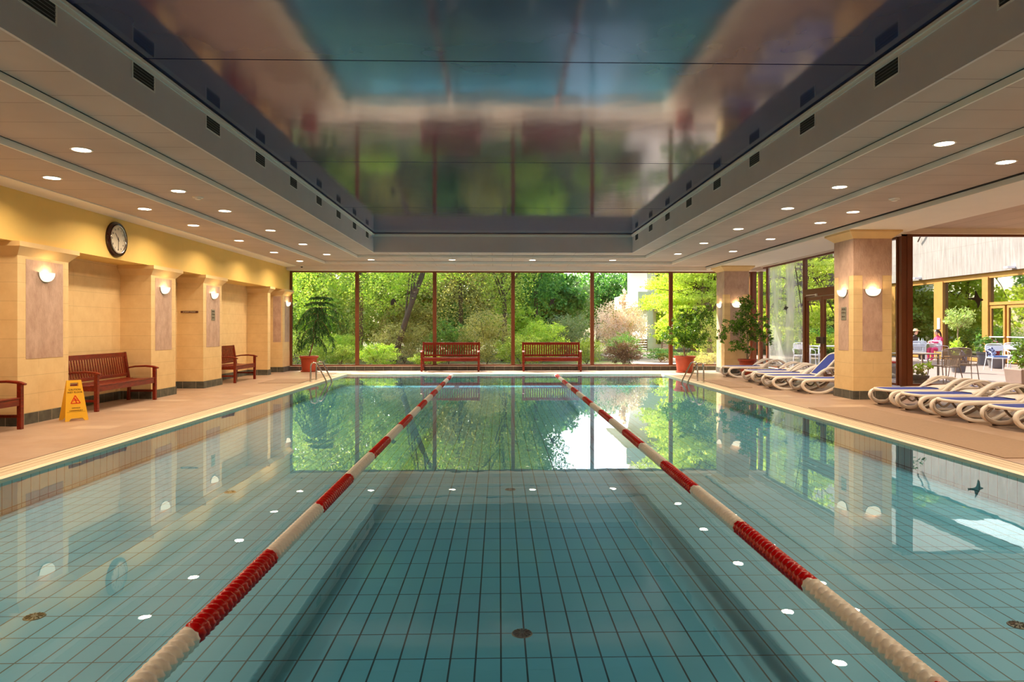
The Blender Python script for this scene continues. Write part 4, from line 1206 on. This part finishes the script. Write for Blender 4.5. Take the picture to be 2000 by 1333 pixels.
shrub('garden_shrub', 'hazy grey-green bush between the second bench and the blossom', 3.3, 33.0, 1.3, 1.0, 2.3, 'leaf_haze', 2800, .13, SG)
shrub('garden_shrub', 'shaded green shrub at the corner behind the potted pine', -8.1, 27.5, 1.6, 1.0, 1.5, 'leaf_mid', 2600, .12, SG)
shrub('garden_shrub', 'small green shrub left of the dark purple hedge'.replace('left of', 'beside'), 3.6, 28.0, .9, .7, 1.1, 'leaf_mid', 1800, .1, SG)
shrub('purple_hedge', 'dark purple-brown hedge bush below the pink blossom', 4.95, 27.0, .85, .7, 1.0, 'leaf_purple', 2600, .09)
shrub('purple_hedge', 'green-topped dark bush joined to the purple hedge', 5.15, 27.9, .85, .6, 1.35, 'leaf_deep', 2000, .09)
shrub('flowering_plant', 'low green plants with small white flowers beside the pale path', 6.95, 29.2, .8, .5, .62, 'leaf_deep', 1500, .09, gnd=-.06)
shrub('flowering_plant', 'low green border plants beside the maple foot', 8.35, 29.0, .8, .5, .5, 'leaf_mid', 1400, .09, gnd=-.06)
shrub('box_shrub', 'low olive green shrub behind the ficus pot outside', 7.6, 25.2, .8, .5, .55, 'leaf_olive', 1500, .08, gnd=-.06)
shrub('garden_shrub', 'low green shrub between the pine pot and the first window mullion', -6.3, 27.2, .9, .6, .9, 'leaf_mid', 2000, .11, SG)
shrub('garden_shrub', 'wider low shrub farther back between the pine pot and first mullion', -7.0, 30.5, 1.4, .8, 1.3, 'leaf_bright', 2600, .12, SG)
# pink blossom shrub
bl = shrub('blossom_shrub', 'large arching shrub covered in pale pink blossom', 5.9, 33.2, 1.45, 1.2, 2.95, 'leaf_blossom', 6800, .10, aspect=.8)
P = blob_points((0, 0, 1.5), (1.35, 1.1, 1.4), 1400, 16); quads('green_leaves', leaves(P, .10, rg), 'leaf_blossom_green', bl)
P = blob_points((.15, 0, 2.9), (.22, .3, .55), 500, 16); quads('blossom_spray', leaves(P, .09, rg, aspect=.8), 'leaf_blossom', bl)
# bright maples
def maple(lab, x, y, s, seed_crowns, n):
    tree('maple_tree', lab, 'tree', x, y, 7.5, 3, 'leaf_maple', n, .15, 'yellow-green maples', trunk_r=.12, crowns=seed_crowns, gnd=-.1, aspect=.7)
tiersA = []
for k in range(15):
    z = .9+6.2*(k/14); rad = 2.55*math.sin(PI*(.22+.62*k/14))
    a = k*2.4; tiersA.append((math.cos(a)*rad*.45-.35, math.sin(a)*rad*.4, z, rad*.95, rad*.7, .55, rad))
maple('bright yellow-green maple outside the window behind the bushy ficus', 9.6, 31.0, 1, tiersA, 27000)
maple('bright yellow-green maple seen through the side windows and glass door', 13.9, 31.0, 1, [(c[0]*1.1, c[1], c[2], c[3]*1.15, c[4], c[5], c[6]) for c in tiersA], 16000)
tree('garden_tree', 'dark green tree behind the maples seen through the door', 'tree', 15.8, 42.5, 9, 2.3, 'leaf_deep', 4500, .22, TG, base=.4)
shrub('garden_hedge', 'dark hedge behind the terrace tables seen through the glass door', 15.6, 33.5, 2.2, .9, 1.7, 'leaf_deep', 3200, .12, cat='hedge')

# garden seats
def garden_seat(x, y, rz, lab):
    r = thing('garden_chair', lab, 'chair', (x, y, -.06), rz)
    m = MB()
    for k in range(4): m.box(-.30, .30, .24, .26, .45+.12*k, .54+.12*k)
    m.build('backrest', 'metal_taupe', r); MB().box(-.3, .3, -.25, .25, .40, .43).build('seat', 'metal_taupe', r)
    for sx in (-1, 1):
        for sy in (-1, 1): MB().box(sx*.28-.015, sx*.28+.015, sy*.23-.015, sy*.23+.015, 0, .40 if sy < 0 else .9).build('leg', 'metal_taupe', r)
garden_seat(7.15, 33.6, .2, 'dark slatted garden chair on the path beside the blossom')
garden_seat(8.0, 33.6, -1.2, 'dark slatted garden chair seen side-on beside the maple')

# ------------------------------------------------------------------ white balcony building across the garden
bb = thing('apartment_building', 'white balcony building half hidden behind the bright maple', 'building', (9.6, 46.0, -.1))
bb_floors = [(0, 2.9), (3.9, 6.6), (7.6, 10.4), (11.4, 14)]
for (a, b_) in bb_floors:
    MB().box(.6, 9.9, .8, 8, a, b_).build('wall', 'render_white', bb)
    f = MB()
    for k in range(3): f.box(1.2+2.6*k, 2.9+2.6*k, .76, .80, a+.4, b_-.35)
    f.build('window', 'facade_glass', bb)
for z in (2.9, 6.6, 10.4): MB().box(-.45 if z < 5 else -1.2, 9.9, -1.2, 8, z, z+1.0).build('balcony_slab', 'render_white', bb)
for k in range(4): MB().box(.2+3*k, .6+3*k, -1.0, -.6, 0, 2.9).build('pillar', 'golden_wood' if k else 'render_white', bb)

# ------------------------------------------------------------------ hotel wing beyond the terrace
FX = 20.0
wg = thing('hotel_wing', 'pale concrete hotel wing with golden wood windows beyond the terrace', 'building', (FX, 15, 0))
Y0, Y1 = 0.0, 32.0
MB().box(0, .35, Y0-3, Y1, 3.67, 6.2).build('concrete_band', 'concrete', wg)
MB().box(0, .35, Y0-3, Y1, 7.7, 10.2).build('concrete_band', 'concrete', wg)
MB().box(0, .35, Y0-3, Y1, 11.7, 14.0).build('concrete_band', 'concrete', wg)
MB().box(.8, 1.0, Y0-3, Y1, 6.2, 7.7).box(.8, 1.0, Y0-3, Y1, 10.2, 11.7).build('upper_window', 'facade_glass', wg)
MB().box(0, 8, Y0-3, Y1, 6.1, 6.2).box(0, 8, Y0-3, Y1, 14, 14.2).box(7.8, 8, Y0-3, Y1, 0, 14).box(0, 8, Y1-.2, Y1, 0, 14).build('rear_wall', 'render_white', wg)
MB().box(4.5, 4.6, Y0-3, Y1, 0, 3.67).box(.5, 4.6, Y0-3, Y1, 3.6, 3.66).box(.5, 4.6, Y0-3, Y1, 0, .02).build('room_lining', 'dark_room', wg)
MB().box(.10, .30, Y0-3, Y1, 3.45, 3.67).box(.10, .35, Y0-3, 10.6, 0.0, .14).box(.10, .35, 12.8, Y1, 0.0, .14).build('head_beam', 'golden_wood', wg)
posts = [(-2.2, .2), (1.4, .2), (5.2, .2), (8.9, .2), (10.5, .16), (12.75, .34), (15.75, .62), (19.3, .3), (22.5, .3), (26, .3), (29.5, .3)]
for (y, w) in posts: MB().box(.06, .34, y-w/2, y+w/2, 0, 3.5).build('post', 'golden_wood', wg)
MB().box(.10, .30, 8.9, 12.7, 2.33, 2.45).build('transom', 'golden_wood', wg)
for a, b_ in zip(posts[:-1], posts[1:]):
    y0, y1 = a[0]+a[1]/2, b_[0]-b_[1]/2
    if 10.4 < a[0] < 11: continue
    if a[0] == 8.9: continue
    MB().box(.19, .20, y0, y1, .14, 3.45).build('window_pane', 'facade_glass', wg)
MB().box(.19, .20, 9.0, 12.6, 2.45, 3.45).build('window_pane', 'facade_glass', wg)
for (y0, y1) in ((11.72, 12.56), (10.6, 11.6)):
    d_ = MB().box(.12, .22, y0, y0+.09, .02, 2.3).box(.12, .22, y1-.09, y1, .02, 2.3).box(.12, .22, y0+.09, y1-.09, 2.2, 2.3).box(.12, .22, y0+.09, y1-.09, .02, .16).build('door_leaf', 'golden_wood', wg)
    MB().box(.165, .175, y0+.09, y1-.09, .16, 2.2).build('pane', 'facade_glass', d_)
    MB().box(.08, .12, y0+.03, y1-.03, 1.02, 1.06).build('door_bar', 'metal_white', d_)
for k in range(26):
    y = 9.1+.135*k; MB().box(.55, .62, y, y+.07, .05, 3.4).build('curtain_strip', 'curtain_gold', wg)
for y in (11.1, 17.0, 4.0): MB().box(-.32, 0, y-.10, y+.10, 3.72, 3.80).build('facade_lamp', 'metal_white', wg)
MB().box(.03, .058, 15.6, 15.78, 1.35, 1.85).build('notice', 'plastic_white', wg)
cable = MB().tube(smooth_path([(-.05, 16.2, 6.3), (-.12, 16.6, 5.9), (-.10, 17.0, 5.5)], 4), .03, n=6).build('hanging_cable', 'frame_dark', wg)

# ------------------------------------------------------------------ terrace furniture
TZ = -.03
def tchair(lab, x, y, rz, mat, group=None, cushion=None, back='slats', pillow=None):
    # local: sitter faces -Y, back at +Y
    r = thing('terrace_chair', lab, 'chair', (x, y, TZ), rz, group)
    s = MB()
    for k in range(7): s.box(-.22, .22, -.24+.065*k, -.19+.065*k, .43, .445)
    s.box(-.24, -.22, -.25, .22, .42, .45).box(.22, .24, -.25, .22, .42, .45); s.build('seat', mat, r)
    # back frame: pill shaped loop
    lp = []
    for k in range(20):
        a = 2*PI*k/20; cx = .27*math.copysign(abs(math.cos(a))**.5, math.cos(a)); cz = .10*math.copysign(abs(math.sin(a))**.6, math.sin(a))
        lp.append((cx, .27, .77+cz*1.15))
    b = MB().tube(lp, .013, n=6, closed=True)
    if back == 'solid': b.box(-.26, .26, .262, .278, .66, .84)
    else:
        for k in range(6): b.box(-.265, .265, .264, .276, .665+.036*k, .693+.036*k)
    if back == 'slats':
        for k in range(11): b.beam((-.19+.038*k, .235, .45), (-.21+.042*k, .27, .68), .026, .008, up=(0, 1, 0))
    b.build('backrest', mat, r)
    for sx in (-1, 1):
        MB().tube([(sx*.25, -.22, .43), (sx*.29, -.26, 0)], .013, n=7).build('leg', mat, r, smooth='auto')
        MB().tube([(sx*.25, .24, .70), (sx*.25, .24, .43), (sx*.29, .33, 0)], .013, n=7).build('leg', mat, r, smooth='auto')
        MB().tube(smooth_path([(sx*.26, .26, .68), (sx*.29, .1, .66), (sx*.29, -.12, .64), (sx*.28, -.23, .58), (sx*.25, -.22, .44)], 4), .012, n=7).build('armrest', mat, r, smooth='auto')
    MB().box(-.25, .25, -.235, -.215, .40, .42).box(-.25, .25, .215, .235, .40, .42).build('rail', mat, r)
    if cushion:
        o = MB().box(-.21, .21, -.21, .21, 0, .05).build('seat_cushion', cushion, bevel=.015)
        o.location = (x, y, TZ+.446); o.rotation_euler = (0, 0, rz); tag(o, lab.split(',')[0]+' seat cushion', 'cushion')
        o['label'] = cush_label.get(lab, 'flat seat cushion lying on the '+' '.join(lab.split()[:8]))
    return r
cush_label = {}
G1 = 'taupe metal terrace chairs'
tchair('taupe slatted metal terrace chair turned away, right outside the bay window', 11.70, 17.7, PI+.12, 'metal_taupe', G1)
tchair('taupe metal terrace chair holding the dark patterned pillow', 12.78, 18.5, PI-.9, 'metal_taupe', G1)
pw = MB().lathe([(.001, -.05), (.15, -.045), (.21, 0), (.15, .045), (.001, .05)], 4).build('patterned_pillow', 'cushion_pattern', bevel=.02)
pw.location = (12.75, 18.48, TZ+.66); pw.rotation_euler = (1.2, .2, .6); tag(pw, 'dark blue patterned pillow on the farther taupe terrace chair', 'pillow')
cush_label['white terrace chair with blue cushion standing before the dark round pot'] = 'blue seat cushion on the white chair before the dark pot'
tchair('white terrace chair with blue cushion standing before the dark round pot', 16.78, 22.6, -.25, 'metal_white', None, 'cushion_blue', 'solid')
pw2 = MB().lathe([(.001, -.04), (.15, -.035), (.21, 0), (.15, .035), (.001, .04)], 4).build('patterned_pillow', 'cushion_pattern', bevel=.02)
pw2.location = (16.63, 22.72, TZ+.62); pw2.rotation_euler = (1.25, .3, -.2); tag(pw2, 'white and blue patterned pillow leaning on the white terrace chair', 'pillow')
tchair('white terrace chair cut off by the picture edge beside the leafy planter', 18.6, 24.2, -.4, 'metal_white', None, None, 'solid')
def table(lab, x, y, w, d, h, mat, round_=False, base='legs'):
    r = thing('terrace_table', lab, 'table', (x, y, TZ))
    if round_: MB().lathe([(.001, h), (w/2, h), (w/2, h-.025), (.001, h-.025)], 28).build('tabletop', mat, r)
    else: MB().box(-w/2, w/2, -d/2, d/2, h-.03, h).build('tabletop', mat, r, bevel=.004)
    if base == 'legs':
        for sx in (-1, 1):
            for sy in (-1, 1): MB().box(sx*(w/2-.05)-.02, sx*(w/2-.05)+.02, sy*(d/2-.05)-.02, sy*(d/2-.05)+.02, 0, h-.03).build('leg', mat, r)
    else:
        MB().tube([(0, 0, 0), (0, 0, h-.02)], .03, n=8).build('column', mat, r); MB().lathe([(.001, .02), (.22, .02), (.24, 0)], 20).build('base', mat, r)
    return r
table('taupe metal terrace table in front of the taupe chairs outside the bay window', 11.35, 18.55, 1.15, .8, .74, 'metal_taupe')
table('white-topped terrace table where two guests sit', 18.72, 29.55, .95, .8, .76, 'metal_white', base='col')
tchair('white woven terrace chair with the guest in pink on it', 19.12, 29.25, PI/2+.5, 'metal_white', 'white woven chairs at the guests table')
tchair('white terrace chair on the near side of the guests table', 17.7, 28.5, PI-.3, 'metal_white', 'white woven chairs at the guests table')
tchair('white terrace chair with the hat-wearing guest on it', 18.52, 30.15, -.6, 'metal_white', 'white woven chairs at the guests table')
# low stone bench with red cushions behind the corner post
lb = thing('low_bench', 'low grey bench with red seat pad behind the brown corner post outside', 'bench', (10.65, 19.7, TZ))
MB().box(-.9, .9, -.25, .25, .30, .40).build('seat', 'table_grey', lb)
for sx in (-.8, .8): MB().box(sx-.06, sx+.06, -.2, .2, 0, .30).build('leg', 'table_grey', lb)
rc = MB().box(-.85, .85, -.22, .22, 0, .06).build('seat_cushion', 'cushion_red', bevel=.015); rc.location = (10.65, 19.7, TZ+.401); tag(rc, 'long red cushion on the low grey bench outside', 'cushion')
for i, (x, y, h, rr) in enumerate(((18.45, 29.6, .26, .03), (18.52, 29.5, .22, .03), (18.66, 29.62, .20, .028), (18.95, 29.5, .20, .03), (18.8, 29.45, .12, .04))):
    o = MB().lathe([(.001, 0), (rr, 0), (rr, h*.6), (rr*.4, h*.8), (rr*.35, h), (.001, h)], 12).build('bottle', 'bottle_glass' if i != 3 else 'cushion_blue', smooth='auto')
    o.location = (x, y, TZ+.761); tag(o, ['tall clear bottle on the guests table, nearest the hat', 'clear bottle beside the tall one on the guests table', 'clear bottle at the middle of the guests table', 'blue-capped bottle in front of the guest in pink', 'squat jar on the guests table'][i].replace('nearest', 'next to'), 'bottle', 'bottles on the terrace table')
# tables and chairs seen through the glass door
table('white-topped terrace table with tall white bottle seen through the glass door', 12.6, 25.6, 1.4, .8, .76, 'metal_white')
o = MB().lathe([(.001, 0), (.04, 0), (.04, .2), (.02, .24), (.02, .3), (.001, .3)], 14).build('bottle', 'plastic_white', smooth='auto'); o.location = (12.15, 25.5, TZ+.761); tag(o, 'tall white bottle on the table behind the door handles', 'bottle')
tchair('white terrace chair seen beside the misted side window', 11.0, 24.6, -.4, 'metal_white', 'white chairs seen through the side glass', None, 'solid')
tchair('white terrace chair seen between the misted window and the door', 11.7, 25.3, .8, 'metal_white', 'white chairs seen through the side glass', None, 'solid')
# planters
def planter(name, lab, x, y, rt, rb, h, pmat, parts, square=False):
    r = thing(name, lab, 'potted plant', (x, y, TZ))
    if square: MB().frustum((-rb, rb, -rb, rb), 0, (-rt, rt, -rt, rt), h).build('pot', pmat, r, bevel=.02)
    else: pot(r, rt, rb, h, pmat, saucer=False)
    for (cx, cy_, cz, rx, ry, rz_, n, ls, mt, nm) in parts:
        quads(nm, leaves(blob_points((cx, cy_, cz), (rx, ry, rz_), n, 16), ls, rg, up=.1, aspect=.55), mt, r)
    return r
planter('leafy_planter', 'taupe square planter with dark leafy shrub just outside the bay window', 12.95, 16.55, .30, .26, .42, 'pot_taupe',
        [(0, 0, .62, .42, .35, .22, 900, .07, 'leaf_ficus', 'foliage'), (-.12, 0, .95, .24, .22, .2, 450, .06, 'leaf_ficus', 'foliage')], True)
planter('leafy_planter', 'low grey pot with trailing plants outside beside the brown corner post', 9.62, 15.5, .22, .18, .34, 'pot_grey',
        [(0.05, 0, .42, .3, .22, .12, 420, .05, 'leaf_olive', 'foliage'), (.15, 0, .55, .34, .2, .1, 300, .05, 'leaf_bright', 'foliage')])
tw = thing('slender_sapling', 'thin bare-stemmed sapling growing by the low grey pot outside', 'plant', (9.52, 15.9, TZ))
MB().tube(smooth_path([(0, 0, 0), (.06, 0, .7), (-.03, 0, 1.1), (.02, 0, 1.7)], 5), .012, n=6).build('stem', 'bark_red', tw, smooth=True)
quads('foliage', leaves(blob_points((.12, 0, 1.75), (.42, .25, .25), 260, 12), .06, rg), 'leaf_deep', tw)
planter('round_pot', 'dark grey round pot behind the white and blue chair', 17.55, 23.7, .30, .22, .42, 'pot_grey', [(0, 0, .40, .16, .16, .05, 60, .05, 'leaf_deep', 'foliage')])
planter('leafy_planter', 'green bushy planter against the golden window post', 18.7, 25.9, .25, .22, .5, 'pot_grey', [(0, 0, .85, .42, .3, .38, 700, .08, 'leaf_deep', 'foliage')])
ot = thing('olive_standard', 'small round-headed olive tree with bare trunk and leafy base on the terrace', 'potted tree', (14.68, 21.5, TZ))
pot(ot, .24, .18, .38, 'pot_grey', saucer=False)
MB().tube(smooth_path([(0, 0, .34), (.02, 0, .8), (-.02, 0, 1.2), (0, 0, 1.5)], 4), .022, n=7).build('trunk', 'bark_pale', ot, smooth=True)
b = MB()
for k in range(8):
    a = 2*PI*k/8; b.tube([(0, 0, 1.38), (.2*math.cos(a), .2*math.sin(a), 1.62), (.34*math.cos(a), .34*math.sin(a), 1.85)], .008, n=5)
b.build('branch', 'bark_pale', ot)
quads('crown', leaves(blob_points((0, 0, 1.74), (.52, .5, .40), 1300, 10), .10, rg, up=0, aspect=.28), 'leaf_olive_tree', ot)
quads('base_foliage', leaves(blob_points((0, 0, .78), (.24, .24, .34), 550, 12), .08, rg, up=0, aspect=.4), 'leaf_bright', ot)

# ------------------------------------------------------------------ people on the terrace
def skin_body(name, verts, edges, radii, mat, parent):
    me = bpy.data.meshes.new(name); me.from_pydata(verts, edges, []); me.materials.append(M(mat))
    o = bpy.data.objects.new(name, me); COL.objects.link(o); o.parent = parent
    md = o.modifiers.new('skin', 'SKIN'); md.use_smooth_shade = True
    for i, sv in enumerate(me.skin_vertices[0].data):
        sv.radius = (radii[i], radii[i]); sv.use_root = (i == 0)
    ss = o.modifiers.new('sub', 'SUBSURF'); ss.levels = 1; ss.render_levels = 1
    return o
def person(lab, x, y, rz, cloth, legs, hairm, hat=False, pony=False):
    # seated, facing -Y locally, hips at z .48, leaning to the table
    r = thing('person', lab, 'person', (x, y, TZ), rz)
    V = [(0, .05, .52), (0, .02, .72), (0, -.02, .95), (0, -.06, 1.06), (0, -.09, 1.13),
         (-.17, -.02, .98), (-.22, -.12, .80), (-.13, -.33, .80), (-.07, -.42, .84),
         (.17, -.02, .98), (.22, -.12, .80), (.13, -.33, .80), (.07, -.42, .84),
         (-.10, -.05, .52), (-.12, -.42, .52), (-.12, -.40, .10), (-.12, -.50, .05),
         (.10, -.05, .52), (.12, -.42, .52), (.12, -.40, .10), (.12, -.50, .05)]
    E_ = [(0, 1), (1, 2), (2, 3), (3, 4), (2, 5), (5, 6), (6, 7), (7, 8), (2, 9), (9, 10), (10, 11), (11, 12), (0, 13), (13, 14), (14, 15), (15, 16), (0, 17), (17, 18), (18, 19), (19, 20)]
    R_ = [.15, .14, .14, .06, .055, .075, .05, .04, .03, .075, .05, .04, .03, .10, .075, .05, .045, .10, .075, .05, .045]
    skin_body('body', V, E_, R_, cloth, r)
    hm = MB()
    pr = [(.001, -.12), (.05, -.11), (.075, -.05), (.085, .02), (.07, .09), (.035, .12), (.001, .125)]
    hm.lathe(pr, 14, c=(0, -.12, 1.24)); hm.lathe([(.001, -.02), (.014, 0), (.001, .03)], 6, c=(0, -.205, 1.23))
    hd = hm.build('head', 'skin', r, smooth=True)
    MB().box(-.035, -.018, -.208, -.196, 1.25, 1.262).box(.018, .035, -.208, -.196, 1.25, 1.262).box(-.02, .02, -.2, -.188, 1.18, 1.188).build('face_features', 'hair_dark', hd)
    hh_ = MB().lathe([(.088, -.02), (.095, .04), (.08, .10), (.04, .138), (.001, .142)], 14, c=(0, -.105, 1.24))
    if pony: hh_.tube(smooth_path([(0, -.03, 1.30), (.0, .06, 1.20), (.02, .10, 1.0)], 4), [.05, .05, .045, .045, .04, .04, .03, .03, .02][:9], n=8)
    hh_.build('hair', hairm, r, smooth=True)
    if hat: MB().lathe([(.001, .17), (.07, .165), (.095, .09), (.20, .06), (.205, .05), (.09, .06)], 20, c=(0, -.11, 1.24)).build('hat', 'straw', r, smooth=True)
    for sx in (-1, 1):
        hb = MB()
        for k in range(4): hb.tube([(sx*(.055+.012*k), -.42, .84), (sx*(.05+.013*k), -.47, .835), (sx*(.045+.012*k), -.495, .825)], .0075, n=5)
        hb.tube([(sx*.045, -.41, .845), (sx*.025, -.445, .84)], .008, n=5); hb.lathe([(.001, -.012), (.04, 0), (.001, .014)], 8, c=(sx*.07, -.42, .84))
        hb.build('hand', 'skin', r)
    return r
person('seated guest in a pink hooded top with dark hair, leaning over the terrace table', 19.12, 29.25, -PI/2-.35+PI, 'pink_cloth', 'pink_cloth', 'hair_dark', pony=True).rotation_euler = (0, 0, -PI/2+.1)
person('seated guest in dark clothes and a straw hat at the terrace table', 18.52, 30.1, .5, 'dark_cloth', 'dark_cloth', 'hair_dark', hat=True).rotation_euler = (0, 0, .3)
